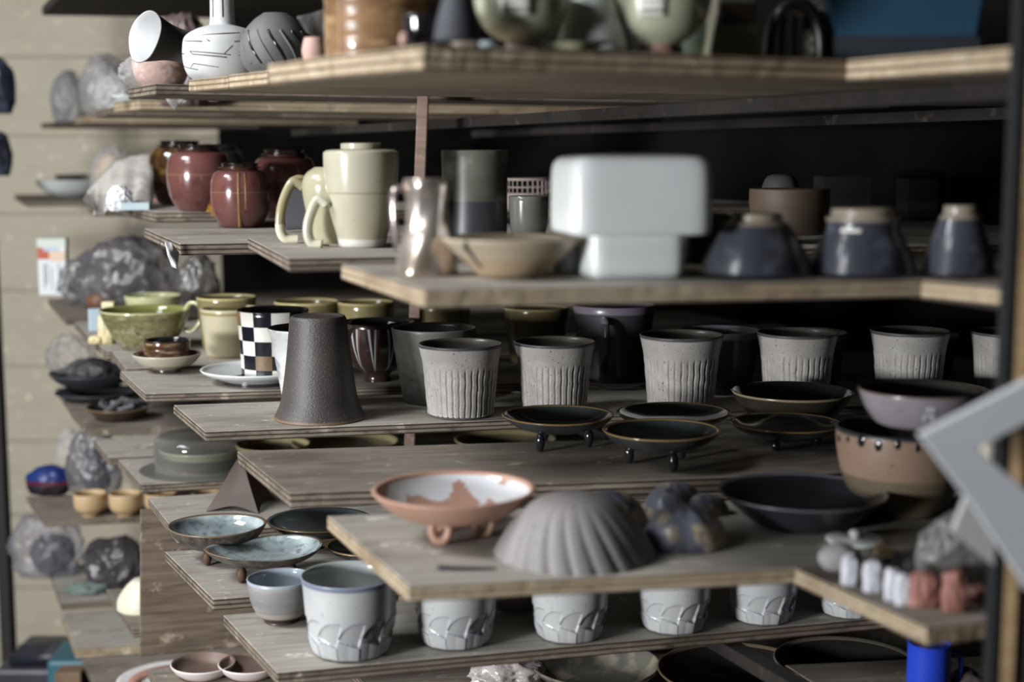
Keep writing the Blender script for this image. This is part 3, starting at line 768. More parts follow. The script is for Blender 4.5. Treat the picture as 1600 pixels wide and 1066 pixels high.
def jar(label, x, yb, yt, h, R, m, neck=None, grp=None, drips=False):
    o = pot('lidded_jar' if False else 'tea_jar', label, 'jar', x, yb, yt, h, [(.60*R,0),(.74*R,.06),(.93*R,.25),(R,.52),(.96*R,.74),(.84*R,.87),(.60*R,.915),(.585*R,.93),(.60*R,.985),(.63*R,1)], m, t=3, seg=64, sm=5)
    s, H, p = o_s[o.name]
    part_lathe('neck_ring', o, [(.60*R*s,.925*H),(.70*R*s,.93*H),(.71*R*s,.945*H),(.6*R*s,.955*H)], neck or BLACKG, sm=2)
    if drips:
        for a, z0, z1, w in drips:
            pts = []
            for i in range(6):
                zf = z0+(z1-z0)*i/5
                rr = R*(1-.42*abs(zf-.55)**2.2*2)*s if zf < .8 else R*.9*s
                pts.append((rr*math.cos(a)*.985, rr*math.sin(a)*.985, zf*H))
            tube('glaze_drip', pts, w, mat('ochre_drip', (170,126,72), (140,98,52), sc=30, rough=.25), o, seg=8, flat=.35)
    return o
jar('dark amber mottled jar, leftmost of the jar group on the second shelf', 283, 321, 221, 117, 49, AMBER)
jar('maroon jar with mustard seam, left of the amber jar, a black collar at its neck', 313, 331, 227, 117, 50, MAROON, drips=[(-1.95,.42,.55,.0012)])
jar('bright amber speckled jar squeezed behind the front maroon jar', 345, 344, 262, 135, 32, AMBER2)
jar('black-brown jar behind the collar of the left maroon jar', 345, 318, 226, 112, 40, BLACKG)
jar('front maroon jar with ochre drips, standing on the wide pale-ended board', 377, 357, 256, 140, 46, MAROON, neck=AMBER, drips=[(-1.42,.02,.86,.0032),(-1.2,.3,.86,.0016)])
jar('maroon jar in shadow at the right rear of the jar group', 446, 342, 235, 128, 50, MAROON)
o = box('grey_tile', mat('grey_tile', (70,70,74), (60,60,64), rough=.7), 0, 0, 0, .05, .006, .055, None, deep(446, 322, 1.92), (-.16,-.06,.1), .001); o.location.z = CAMZ-141*K+.004
tag(o, 'dark grey slab leaning between the rear maroon jar and the celadon jar', 'slab')

# celadon jar and looped handles
def handle_loop(parent, name, pts, r, m, flat=.6, taper=None): return tube(name, pts, r, m, parent, seg=14, sm=6, flat=flat, taper=taper)
o = pot('celadon_jar', 'pale celadon barrel jar with horizontal seam beside the looped handles', 'jar', 566, 388, 225, 125, [(34,0),(37,.02),(40,.12),(48,.3),(54.5,.52),(58,.76),(58.5,.89),(57,.925),(50,.945),(33,.95),(31.5,.96),(31.5,1)], mat('celadon_jar_glaze', (182,175,150), (170,162,134), sc=12, rough=.2, coat=.35, speck=((152,144,112), 130, .72), ramp=[(.515,.527,(140,136,98)), (0,.085,(204,200,188))]), t=4, seg=72, sm=5)
o = pot('celadon_bowl', 'round celadon bowl behind the celadon jar, only its left side showing', 'bowl', 518, 382, 262, 122, [(30,0),(36,.3),(44,.7),(40,.9),(26,1)], mat('celadon_dark', (172,164,132), (158,150,116), sc=10, rough=.2, coat=.3), t=3)
LOOP = mat('loop_glaze', (148,136,92), (176,166,126), sc=14, rough=.2, coat=.4, ramp=[(-.1,.3,(220,208,176))])
def loop(label, x, yb, w, hh, yaw, m):
    p, s = base(x, yb, 125, 4)
    e = tube('clay_loop', [(0,0,6),(0,0,6),(-w*.55,0,8),(-w*.75,0,26),(-w*.62,0,hh*.6),(-w*.2,0,hh*.92),(w*.15,0,hh-8),(w*.35,0,hh-14)], 8.5, m, None, seg=16, sm=6, flat=.85)
    e.data.transform(Matrix.Scale(s, 4)); e.location = p; e.rotation_euler = (0, 0, yaw)
    return tag(e, label, 'handle')
loop('olive looped clay handle standing on end, leftmost by the celadon jar', 464, 380, 34, 100, .2, LOOP)
loop('pale looped clay handle standing nearest the celadon jar', 502, 388, 28, 80, -.1, mat('loop_pale', (184,182,152), (200,196,170), sc=20, rough=.2, coat=.4))
loop('short ochre looped clay handle between the other two loops', 518, 384, 30, 66, 2.7, mat('loop_ochre', (176,150,98), (206,188,142), sc=20, rough=.2, coat=.4, ramp=[(-.1,.3,(222,212,184))]))
p, s = base(470, 379, 125, 4)
o = tube('clay_ring', [(-16*s,0,0),(-4*s,0,5*s),(10*s,0,2*s),(20*s,0,-4*s)], 9*s, mat('ring_ochre', (150,134,90), (130,112,70), sc=20, rough=.25), None, p+Vector((2*s, .003, 92*s)), flat=.8); tag(o, 'short olive clay stub lying on the leftmost loop', 'clay stub')
blobpx('small_clay_ball', 'tiny pink clay knob beside the looped handles', 'clay knob', 464, 478, 322, 338, 124, pink, depth=1, amp=.1).location.z += .035

# silver jug
m = mat('lustre_glaze', (212,200,192), (184,158,128), sc=14, rough=.24, metal=.75, c3=(206,198,196), bump=.25, bsc=18, detail=3)
def jugmod(a, r, z, zf, s, H):
    k = 1+.05*math.sin(2*a+zf*5)+.035*math.sin(5*a-zf*9)
    return (r*k*math.cos(a), r*k*math.sin(a), z)
o = pot('lustre_jug', 'silvery gold lustre jug with dented sides on the near board', 'jug', 668, 433, 280, 122, [(44,0),(47,.04),(43,.25),(34,.5),(33,.75),(37,.93),(36,1)], m, t=3, mod=jugmod, seg=80, sm=6, step=6)
s, H, p = o_s[o.name]
handle_loop(o, 'handle', [(-30*s,-6*s,.9*H),(-50*s,-8*s,.88*H),(-52*s,-10*s,.6*H),(-46*s,-8*s,.3*H),(-38*s,-6*s,.2*H)], 7*s, mat('lustre_pink', (150,128,128), (182,166,160), sc=12, rough=.2, metal=.7), flat=.6)
m = mat('mottled_dark_green', (104,102,88), (56,58,56), sc=9, rough=.4, c3=(132,132,118), ramp=[(0,.42,(52,54,58))])
o = pot('tall_cylinder_vase', 'tall dark grey-green cylinder vase behind the striped bowl', 'vase', 742, 372, 236, 116, [(49,0),(50,.03),(50.5,.5),(52,1)], m, t=4)
o = pot('small_grey_cup', 'small shiny grey cup between the cylinder vase and white vessel', 'cup', 826, 372, 307, 116, [(24,0),(29,.3),(31,1)], mat('steel_glaze', (112,108,100), (84,82,78), sc=8, rough=.15, coat=.6), t=3)
m = mat('cream_glaze', (186,168,142), (168,150,124), sc=8, rough=.35, coat=.2, ramp=[(0,.5,(168,142,108))])
o = pot('striped_bowl', 'wide cream bowl with one dark brush stripe on the near board', 'bowl', 799, 436, 372, 122, [(44,0),(52,.06),(80,.5),(104,.88),(109,1)], m, t=5, seg=72, sm=4)
s, H, p = o_s[o.name]
for a in (-2.28,):
    pts = [(109*s*math.cos(a+.05), 109*s*math.sin(a+.05), 1.0*H), (104.5*s*math.cos(a), 104.5*s*math.sin(a), .86*H), (92*s*math.cos(a), 92*s*math.sin(a), .68*H), (79*s*math.cos(a-.02), 79*s*math.sin(a-.02), .48*H), (68*s*math.cos(a), 68*s*math.sin(a), .3*H)]
    tube('brush_stripe', pts, 5*s, mat('brush_ink', (52,52,62), rough=.4), o, seg=8, sm=4, flat=.35, taper=lambda t: 1.2-t*.7)

# white square vessel
e = empty('square_vessel', base(982, 437, 122, 60)[0], .20); s = scale_at(e.location); H = rise(e.location, 241)
tag(e, 'large white rounded square vessel standing on a narrower square base', 'vessel')
WV = mat('white_vessel_glaze', (222,225,224), (212,216,216), sc=7, rough=.3, coat=.15)
def rsquare(prof, n=10., bulge=.0, kx=1, ky=1):
    pr = smoothp(prof, 4)
    return revolve([(0, pr[0][1])]+pr+[(0, pr[-1][1])], 96, lambda a, r, z, i: ((r*(abs(math.cos(a))**n+abs(math.sin(a))**n)**(-1/n))*math.cos(a)*kx, (r*(abs(math.cos(a))**n+abs(math.sin(a))**n)**(-1/n))*math.sin(a)*ky, z))
v, f, _ = rsquare([(66*s,0),(72*s,.03*H),(74*s,.12*H),(74*s,.34*H),(72*s,.36*H)], ky=.8)
link('base', v, f, WV, e)
v, f, _ = rsquare([(94*s,.355*H),(106*s,.365*H),(110*s,.42*H),(110*s,.6*H),(109*s,.86*H),(103*s,.95*H),(88*s,.985*H),(40*s,1.0*H)], ky=.8)
link('body', v, f, WV, e)
o = pot('lilac_cup', 'small bluish white cup squeezed between the striped bowl and white vessel', 'cup', 884, 425, 386, 118, [(20,0),(26,.5),(27,1)], mat('lilac_white', (170,172,186), (120,120,128), sc=12, rough=.3), t=2)
# black upturned bowls
BLK = mat('tenmoku_glaze', (64,66,76), (46,48,56), sc=14, rough=.28, coat=.35, c3=(80,84,98), ramp=[(.80,1,(138,126,108))])
def upturned(label, x, yb, yt, h, R, rf, m=BLK):
    o = pot('upturned_bowl', label, 'bowl', x, yb, yt, h, [(R,0),(R*.985,.03),(R*.86,.36),(R*.66,.68),(rf*1.14,.86),(rf*1.0,.87),(rf*.97,1),(rf*.8,1.0),(rf*.75,.93)], m, hollow=False, seg=64, sm=3)
    return o, o_s[o.name]
upturned('black upturned bowl with cream foot nearest the white vessel', 1181, 432, 334, 118, 89, 40)
o, (s, H, p) = upturned('black upturned bowl with price label and pale foot, middle of the row', 1346, 431, 326, 118, 84, 50)
sticker(o, 60*s, .74*H, -PI/2-.55, 34*s, 18*s, marks=True, tilt=-.008)
upturned('narrow black upturned pot, right end of the row of dark bowls', 1497, 430, 322, 118, 56, 26)
o = pot('grey_bowl', 'grey bowl half hidden between the white vessel and black bowl', 'bowl', 1112, 414, 333, 112, [(46,0),(42,.5),(26,.85),(22,1)], mat('slate_blue_glaze', (66,69,86), (50,52,62), sc=20, rough=.4), hollow=False)
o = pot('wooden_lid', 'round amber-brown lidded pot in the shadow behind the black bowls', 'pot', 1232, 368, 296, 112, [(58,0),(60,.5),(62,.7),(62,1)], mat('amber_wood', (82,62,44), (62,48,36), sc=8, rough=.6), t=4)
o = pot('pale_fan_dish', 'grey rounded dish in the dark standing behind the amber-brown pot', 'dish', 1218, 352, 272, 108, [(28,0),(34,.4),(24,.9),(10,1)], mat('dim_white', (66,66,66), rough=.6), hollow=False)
e = empty('woven_basket', base(824, 330, 112, 20)[0]); s = scale_at(e.location); H = rise(e.location, 278)
tag(e, 'small open weave basket in the shade behind the small grey cup', 'basket')
bm_ = mat('cane', (170,150,140), (140,122,110), rough=.7)
part_lathe('rim', e, [(36*s,.92*H),(38*s,.92*H),(38*s,H),(36*s,H),(36*s,.92*H)], bm_)
part_lathe('body', e, [(0,0),(34*s,0),(36*s,.3*H),(36*s,.55*H)], bm_)
part_lathe('hoop', e, [(35.5*s,.70*H),(37*s,.70*H),(37*s,.74*H),(35.5*s,.74*H),(35.5*s,.70*H)], bm_)
for k in range(28):
    a = 2*PI*k/28; box('stake', bm_, -.7*s, -.7*s, .5*H, .7*s, .7*s, .95*H, e, loc=(36.5*s*math.cos(a), 36.5*s*math.sin(a), 0))
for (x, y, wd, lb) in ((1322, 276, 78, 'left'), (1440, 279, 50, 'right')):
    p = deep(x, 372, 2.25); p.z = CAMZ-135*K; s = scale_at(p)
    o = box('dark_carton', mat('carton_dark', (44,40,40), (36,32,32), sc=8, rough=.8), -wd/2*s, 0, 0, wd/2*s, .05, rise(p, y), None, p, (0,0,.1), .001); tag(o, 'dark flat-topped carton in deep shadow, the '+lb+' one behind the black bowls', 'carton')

# ---- third shelf, far part
e = empty('printed_carton', base(79, 463, H3, 6)[0]+Vector((0,.02,0)), .18); s = scale_at(e.location); H = rise(e.location, 373)
tag(e, 'white printed carton with red block standing against the plank wall', 'carton')
cw = mat('carton_white', (222,224,226), rough=.6)
box('body', cw, -21*s, 0, 0, 21*s, .05, H, e, bevel=.0006)
box('lid_band', mat('carton_green', (206,214,198), rough=.6), -21.5*s, -.0008, .85*H, 21.5*s, .0502, 1.002*H, e)
box('red_print', mat('carton_red', (206,84,58), rough=.6), -21*s, -.0012, .64*H, -4*s, -.0002, .84*H, e)
box('blue_print', mat('carton_blue', (176,200,220), rough=.6), -12*s, -.0016, .78*H, 10*s, -.0006, .84*H, e)
box('peach_print', mat('carton_peach', (228,196,164), rough=.6), -4*s, -.0012, .6*H, 20*s, -.0002, .78*H, e)
ik = mat('carton_ink', (120,124,132), rough=.7)
for x, z0, z1, w in ((-13,.12,.56,1.4),(-9,.2,.56,1.4),(-2,.1,.5,1),(9,.3,.56,1.4),(5,.05,.16,7)):
    box('print_line', ik, x*s, -.0012, z0*H, (x+w)*s, -.0002, z1*H, e)
e = empty('small_carton', base(117, 460, H3, 6)[0]+Vector((0,.02,0)), .1); s = scale_at(e.location); H = rise(e.location, 428)
tag(e, 'small white and red carton half inside the dark plastic bag', 'carton')
box('body', cw, -18*s, 0, 0, 18*s, .04, H, e); box('red_print', MATS['carton_red'], -17*s, -.0012, .1*H, -6*s, -.0002, .98*H, e)
DP = film('dark_plastic', (100,94,98), 0.50, .2, 45)
blobpx('dark_plastic_bag', 'big dark crinkled plastic bag beside the printed carton', 'plastic bag', 120, 285, 374, 484, H3, DP, depth=.5, amp=.3, freq=2.2, ridge=True, seed=17, sub=5)
blobpx('clear_bag', 'smoky translucent bag end wrapped round the small carton', 'plastic bag', 96, 190, 400, 478, H3, FILMD, depth=.6, amp=.3, freq=2.4, ridge=True, seed=27, sub=5)
blobpx('brown_pot', 'round brown pot poking from the bottom of the dark bag', 'pot', 136, 178, 455, 484, H3, mat('rust_clay', (128,78,46), (92,54,34), sc=14, rough=.5), amp=.05)
blobpx('flowered_bag', 'dark bag with pale blotches behind the pale green bowl', 'plastic bag', 278, 345, 396, 490, H3, film('mottled_film', (96,90,85), 0.70, .2, 45), amp=.25, ridge=True, seed=9)
sheet('paper_strip', 'white torn strip hanging under the wide pale-ended board', [(257,377),(268,379),(279,395),(276,420),(268,417),(267,396)], mat('strip_white', (206,204,204), rough=.5), 1.645, .003, 'strip')

GB = mat('pale_green_glaze', (192,192,140), (178,178,122), sc=10, rough=.15, coat=.4)
o = pot('pale_green_bowl', 'pale yellow-green bowl behind the large olive bowl', 'bowl', 240, 506, 462, H3, [(26,0),(34,.3),(42,.8),(44,1)], GB, t=3)
e = empty('yellow_figure', base(166, 538, H3, 10)[0]); s = scale_at(e.location)
tag(e, 'small stepped yellow clay figure at the left of the olive bowl', 'figure')
ym = mat('cream_yellow', (206,192,142), (190,170,112), sc=20, rough=.4)
blob('body', 13*s, 12*s, 30*s, ym, e, (2*s,0,0), amp=.1, cube=.5)
box('head', ym, -4*s, -8*s, 46*s, 17*s, 8*s, 66*s, e, bevel=.003, rot=(0,.0,0))
blob('foot', 12*s, 12*s, 8*s, ym, e, (-14*s,-3*s,0), amp=.1, cube=.4)
o = box('blue_packet', mat('packet_blue', (164,186,196), rough=.5), -.012, 0, 0, .02, .02, .04, None, at(150, 518, H3), (0,0,.3), .002); tag(o, 'pale blue packet left of the yellow clay figure', 'packet')
OB = mat('olive_glaze', (138,130,82), (106,98,58), sc=16, rough=.15, coat=.5, speck=((60,54,26), 140, .62), c3=(156,148,108), stretch=(1,1,2.5), rings=26, ramp=[(.95,1,(176,172,120)), (0,.10,(120,112,86))])
o = pot('olive_bowl', 'large olive green glazed bowl with curled side handle', 'bowl', 229, 549, 484, H3, [(34,0),(38,.05),(50,.3),(62,.65),(70,1)], OB, t=4, seg=72, inner=mat('olive_inner', (138,142,70), (116,120,52), rough=.12, coat=.5))
s, H, p = o_s[o.name]
handle_loop(o, 'handle', [(60*s,6*s,.92*H),(70*s,2*s,1.16*H),(84*s,0,1.1*H),(86*s,0,.75*H),(72*s,0,.45*H),(60*s,2*s,.5*H)], 4.5*s, GB, flat=.7)
o = pot('rice_coloured_saucer', 'cream footed saucer with pink inside under the little brown cup', 'saucer', 262, 584, 553, H3, [(24,0),(23,.18),(26,.26),(40,.45),(50,.82),(53,1)], mat('saucer_glaze', (196,186,164), (178,168,146), sc=12, rough=.25, coat=.3, ramp=[(0,.2,(62,52,44))]), t=3, inner=mat('plum_inside', (128,72,76), (108,58,64), rough=.2, coat=.3))
s, H, p = o_s[o.name]
m = mat('brown_brushed_glaze', (72,44,26), (118,86,54), sc=12, rough=.15, coat=.5, stretch=(1,1,5), c3=(160,134,98), rings=40, ramp=[(.93,1,(44,28,20))])
o = pot('little_brown_cup', 'little brown streaked cup standing in the cream saucer', 'cup', 263, 556, 520, H3, [(27,0),(30,.08),(32,.5),(33,1)], m, t=3, mod=noisy(.02, 2.5), inner=BLACKG, tag_it=True)
o.location = p+Vector((0, 0, .5*H)); 
YC = YELLOW
o = pot('straw_cup', 'tall straw-coloured cup, front one of the pair behind the checked beaker', 'cup', 361, 561, 482, H3, [(33,0),(37,.05),(43,.6),(46,1)], YC, t=3)
o = pot('straw_cup', 'straw-coloured cup with dark lip standing behind the front straw cup', 'cup', 356, 552, 464, H3, [(35,0),(38,.1),(43,.6),(46,1)], OLIVEY, t=3)
# other ochre cups behind
o = pot('ochre_cup', 'ochre cup showing only its rim behind the checked beaker and dark pot', 'cup', 480, 552, 471, H3, [(40,0),(44,.3),(50,1)], OLIVEY, t=3)
o = pot('ochre_cup', 'ochre cup directly below the near board end, behind the striped red bowl', 'cup', 573, 556, 472, H3, [(36,0),(40,.3),(44,1)], OLIVEY, t=3)
o = pot('ochre_cup', 'ochre cup in shadow, first to the right of the upright slat', 'cup', 690, 545, 474, H3, [(38,0),(42,.3),(46,1)], OLIVEY, t=3)
o = pot('ochre_cup', 'ochre cup in shadow behind the second fluted cup from the left', 'cup', 838, 570, 480, H3, [(40,0),(46,.5),(51,1)], OLIVEY, t=3)

# checked beaker on white plate
o = pot('white_plate', 'white footed plate under the checked beaker', 'plate', 405, 606, 576, H3, [(58,0),(56,.25),(64,.38),(84,.75),(90,1)], mat('white_plate_glaze', (222,224,224), rough=.2, coat=.3, ramp=[(0,.24,(50,44,42))]), t=4, seg=72)
s, H, p = o_s[o.name]; zp = p.z+H*.42
q = deep(428, 575, p.y); q.z = zp+.001; s = scale_at(q); Hc = rise(q, 484)
cols = [mat('check_black', (24,26,34), rough=.2, coat=.4), mat('check_white', (220,216,204), (206,200,186), sc=20, rough=.3, coat=.3), mat('check_brown', (124,96,62), (96,72,44), sc=50, rough=.4)]
seg, rws = 48, 14
v, f, mi = [], [], []
def cr(t): return (50+5.5*t**1.5)*s
for j in range(rws+1):
    t = j/rws
    for k in range(seg):
        a = 2*PI*k/seg+.12; v.append((cr(t)*math.cos(a), cr(t)*math.sin(a), t*Hc))
for j in range(rws):
    row = int((j/rws)*4.5+.5)
    for k in range(seg):
        f.append((j*seg+k, j*seg+(k+1) % seg, (j+1)*seg+(k+1) % seg, (j+1)*seg+k))
        c = (row+k//4) % 2
        if (row*7+(k//4)*5) % 11 == 3: c = 2
        mi.append(c)
b0 = len(v)
for j, (dr, tz) in enumerate(((-1.5, 1.012), (-3.5, 1.0), (-5, .5), (-7, .08))):
    for k in range(seg):
        a = 2*PI*k/seg+.12; r = cr(min(tz, 1))+dr*s; v.append((r*math.cos(a), r*math.sin(a), tz*Hc))
prev = rws*seg
for j in range(4):
    for k in range(seg): f.append((prev+k, prev+(k+1) % seg, b0+(k+1) % seg, b0+k)); mi.append(0)
    prev = b0; b0 += seg
f.append(tuple(prev+k for k in range(seg))); mi.append(0); f.append(tuple(range(seg-1, -1, -1))); mi.append(0)
o = link('checked_beaker', v, f, cols, None, q, (0,0,0), True, mi)
tag(o, 'tall beaker checked in black, white and brown squares', 'beaker')

# dark tapered pot, pale cup behind it
m = mat('pale_streaked_glaze', (208,208,206), (176,176,174), sc=12, rough=.45, c3=(140,140,138), stretch=(1,1,2), bump=.2)
o = pot('pale_grey_cup', 'pale grey faceted cup half hidden behind the dark tapered pot', 'cup', 488, 640, 512, H3, [(42,0),(46,.1),(60,.8),(67,1)], m, t=3, inner=DARKIN)
m = mat('dark_speckled_stoneware', (72,64,60), (58,52,50), sc=18, rough=.5, bump=.5, bsc=420, speck=((122,112,100), 760, .655), ramp=[(0,.03,(120,90,64))], spec=.7)
o = pot('tapered_pot', 'dark speckled tapered pot with flaring foot, upside down on the shelf', 'pot', 500, 666, 493, H3, [(70,0),(71,.02),(66,.08),(60,.18),(54.5,.38),(49,.65),(44.5,.93),(43,.975),(40,1),(34,.985)], m, hollow=False, seg=80, sm=4, mod=ringmod(150, .0022), step=3)
# striped bowl
o = pot('striped_red_bowl', 'dark footed bowl with white and red sunray stripes', 'bowl', 590, 598, 503, H3, [(22,0),(20,.08),(24,.16),(42,.3),(54,.6),(58,1)], mat('dark_brown_lacquer', (58,38,32), (44,28,26), rough=.2, coat=.4), t=3, inner=BLACKG)
s, H, p = o_s[o.name]
prf = smoothp([(24,.17),(42,.3),(54,.6),(57.5,.94)], 5)
ws, rs = mat('stripe_white', (178,176,180), rough=.4), mat('stripe_red', (134,60,52), rough=.4)
for k in range(11):
    ac = -PI/2+(k-5)*.52
    for off, mm, wd in ((-.13, ws, .07), (-.02, rs, .025), (.06, ws, .06), (.14, rs, .03)):
        v, f = [], []
        for r, z in prf:
            g = (z-.1)/.85
            for d in (-wd*g, wd*g):
                a = ac+off*g+d/2+ (ac+PI/2)*.0
                v.append(((r*s+.0004)*math.cos(a), (r*s+.0004)*math.sin(a), z*H))
        for i in range(len(prf)-1): f.append((2*i, 2*i+1, 2*i+3, 2*i+2))
        if mm is ws or off > 0: q = link('ray_stripe', v, f, mm, o)
# dark grey faceted cup
m = mat('dark_grey_glaze', (96,94,88), (74,72,68), sc=14, rough=.4, c3=(112,108,100), bump=.3)
def facet(n, d):
    def fn(a, r, z, zf, s, H):
        t = ((a+zf*.5)*n/(2*PI)) % 1; e = 1 if zf < .42-.08*t else 0
        r *= 1-d*abs(math.sin(PI*t))*e-.004*math.sin(a*11)
        return (r*math.cos(a), r*math.sin(a), z)
    return fn
o = pot('dark_grey_cup', 'dark grey faceted cup behind the leftmost fluted cup', 'cup', 679, 635, 512, H3, [(46,0),(50,.05),(58,.5),(66,1)], m, t=3, mod=facet(7, .04), seg=112, step=4, inner=DARKIN)

# fluted cups: one built, then copied
def cupprof(): return [(47,0),(51.5,.035),(52,.06),(55,.35),(58.5,.7),(62,.86),(65.5,1)]
fc = pot('fluted_cup', 'leftmost grey fluted cup, fully lit, right of the dark tapered pot', 'cup', 720, 657, 537, H3, cupprof(), GREYGLAZE, t=3, mod=flutes(36, .05, .03, .70), seg=288, step=4, sm=3, inner=DARKIN, group='grey fluted cups on the third shelf')
cups = ((866, 650, .985, 'grey fluted cup behind the left footed dark dish, second from the left'),
        (1063, 642, 1.03, 'grey fluted cup in the middle of the row, behind the rear footed dish'),
        (1243, 634, 1.01, 'grey fluted cup directly behind the brown-rimmed dark bowl'),
        (1418, 628, 1.0, 'grey fluted cup behind the lilac bowl with pale brush mark'),
        (1572, 626, .97, 'rightmost grey fluted cup, beside the far right post'))
for i, (x, yb, k, lb) in enumerate(cups):
    c = copy_tree(fc); pp, s = base(x, yb, H3, 47); c.location = pp; c.scale = (k, k, k); c.rotation_euler.z = i*1.3; c['label'] = lb
# dark cups behind
DC = mat('dark_cup_glaze', (62,58,62), (48,45,48), sc=14, rough=.3, coat=.2, ramp=[(.9,1,(112,102,116))])
o = pot('dark_mug', 'dark mug with thick side handle behind the fluted cups', 'mug', 958, 602, 476, H3, [(56,0),(58,.04),(57,.5),(64,1)], DC, t=3)
s, H, p = o_s[o.name]
handle_loop(o, 'handle', [(-20*s,-60*s,.85*H),(-18*s,-82*s,.8*H),(-18*s,-86*s,.5*H),(-20*s,-62*s,.2*H)], 6*s, DC, flat=.8)
for x, yb, yt, lb in ((1124, 618, 516, 'dark cup with glinting rim behind the middle fluted cup'), (1258, 612, 519, 'dark cup with glinting rim above the brown-rimmed dark bowl'), (1432, 606, 522, 'dark cup with glinting rim behind the lilac bowl')):
    pot('dark_cup', lb, 'cup', x, yb, yt, H3, [(46,0),(54,.4),(62,1)], DC, t=3)
o = pot('dark_saucer', 'dark saucer with pale edge under the dark mug', 'saucer', 962, 606, 590, H3, [(34,0),(66,1)], DC, t=3); o.location.z -= .001

# ---- footed dark dishes on the wide brown board
def legs(o, s, H, n, rad, lift, r0=.005, ph=0., m=None, hh=None):   # lift: height of the gap under the dish
    for k in range(n):
        a = ph+2*PI*k/n
        b = blob('foot', r0, r0, lift*.6, m or BLACKG, o, (rad*s*math.cos(a), rad*s*math.sin(a), 0), amp=.05, sub=3, flatb=False)
def dish(label, x, yb, yt, h, R, lift, m, mod=None, inner=None, ph=0., name='footed_dish', rr=.55, r0=.005):
    """yb: lowest picture point of the feet"""
    p, s = base(x, yb, h, R*rr); H = rise(p, yt); l = lift*s
    pr = [(R*.35*s, l), (R*.62*s, l+(H-l)*.16), (R*.87*s, l+(H-l)*.55), (R*s, H)]
    pr = smoothp(pr, 5); t = 3*s
    full = [(0, l)]+pr+[(pr[-1][0]-t*.4, H+t*.3), (pr[-1][0]-t, H)]+[(r-t, z+t*.8) for r, z in reversed(pr[:-1])]+[(0, l+t*.9)]
    fn = (lambda a, r, z, i: mod(a, r, z, z/H, s, H)) if mod else None
    v, f, rows = revolve(full, 72, fn)
    o = link(name, v, f, [m, inner or m], None, p, (0,0,0), True, [1 if i >= len(pr)+1 else 0 for i in rows])
    tag(o, label, 'dish')
    legs(o, s, H, 3, R*rr, l, r0, ph, BROWNCLAY if name == 'pale_dish' else BLACKG)
    return o, s, H
dish('dark footed dish with brown rim, left one on the wide brown board', 872, 708, 648, H3, 88, 26, DARKRIM, oval(1, 1, 0, .02, 3), ph=-2.2)
dish('dark footed dish with a pale gleam inside, front one on the wide brown board', 1033, 738, 671, H3, 92, 26, DARKRIM, oval(1, 1, 0, .02, 2), ph=-1.3)
dish('dark dish with brown rim behind the front footed dish', 1052, 690, 644, H3, 90, 16, DARKRIM, oval(1, 1, 0, .02, 2))
dish('black dish with thin rim under the brown-rimmed bowl, right of the footed dishes', 1228, 706, 660, H3, 88, 14, DARKRIM)
m = mat('olive_black_glaze', (60,54,42), (40,36,30), sc=8, rough=.25, stretch=(1,1,6), rings=20, ramp=[(.93,1,(134,118,88))])
o = pot('brown_rimmed_bowl', 'dark bowl with pale brown rim left of the lilac bowl', 'bowl', 1236, 674, 611, H3, [(50,0),(66,.25),(84,.7),(94,1)], m, t=3, inner=BLACKG); 
# tan bowl with black scalloped lip, lilac bowl resting on its rim
o = pot('tan_bowl', 'large tan bowl with black dripped lip behind the small white lid', 'bowl', 1405, 812, 668, H3, [(52,0),(62,.05),(86,.35),(98,.7),(101,1)], mat('tan_stoneware', (150,118,98), (128,104,82), sc=6, rough=.4, speck=((96,76,60), 200, .66), ramp=[(-.1,.48,(104,90,68)), (.955,1,(40,46,48))]), t=5, seg=72, inner=DARKIN)
s, H, p = o_s[o.name]
for k in range(22):
    a = 2*PI*k/22+.1; zf = .93-.02*(k % 3)
    blob('glaze_drip', (4+k*7%4)*s, 1.6*s, (5+k*5%6)*s, BLACKG, o, (100.6*s*math.cos(a), 100.6*s*math.sin(a), (zf-.05)*H), amp=.1, sub=2, flatb=False, rot=a+PI/2)
m = mat('lilac_glaze', (150,140,146), (132,122,130), sc=12, rough=.3, coat=.3, speck=((92,82,84), 260, .68), ramp=[(.95,1,(120,100,86))])
o = pot('lilac_bowl', 'lilac grey bowl with a small white brush mark, on top of the tan bowl', 'bowl', 1435, 672, 608, H3-130, [(58,0),(68,.08),(84,.5),(94,1)], m, t=4, inner=DARKIN)
s, H, p = o_s[o.name]
wb = mat('white_brush', (206,204,208), rough=.5)
v, f = [], []
for (xa, za, xb, zb, wd) in ((-7,10,7,11,1.2),(-3,15,-3,5,1.2),(3,15,4,5,1.2),(-5,2,-9,-8,1.3),(-7,-3,-7,-13,1.2),(3,2,-3,-5,1.2),(8,-1,1,-6,1.2),(3,0,4,-11,1.3),(4,-11,9,-8,1.2)):
    L = math.hypot(xb-xa, zb-za); nx, nz = -(zb-za)/L*wd, (xb-xa)/L*wd; k = len(v)
    for xx, zz in ((xa+nx, za+nz), (xb+nx, zb+nz), (xb-nx, zb-nz), (xa-nx, za-nz)):
        zf = .52+zz/62; rr = (84+10*(zf-.5)/.5 if zf > .5 else 68+16*(zf-.08)/.42)+1.6
        a = -PI/2-.1+xx/rr; v.append((rr*s*math.cos(a), rr*s*math.sin(a), zf*H))
    f.append((k, k+1, k+2, k+3))
q = link('brush_mark', v, f, wb, o, smooth=False)
o2 = pot('dark_bowl', 'dark bowl whose rim shows behind the lilac bowl', 'bowl', 1452, 655, 601, H3, [(50,0),(70,.4),(88,1)], DC, t=3, inner=DARKIN); o2.location += Vector((.02,.06,.035))
o2.location = at(1452, 654, H3); o2.location.z = CAMZ-H3*K
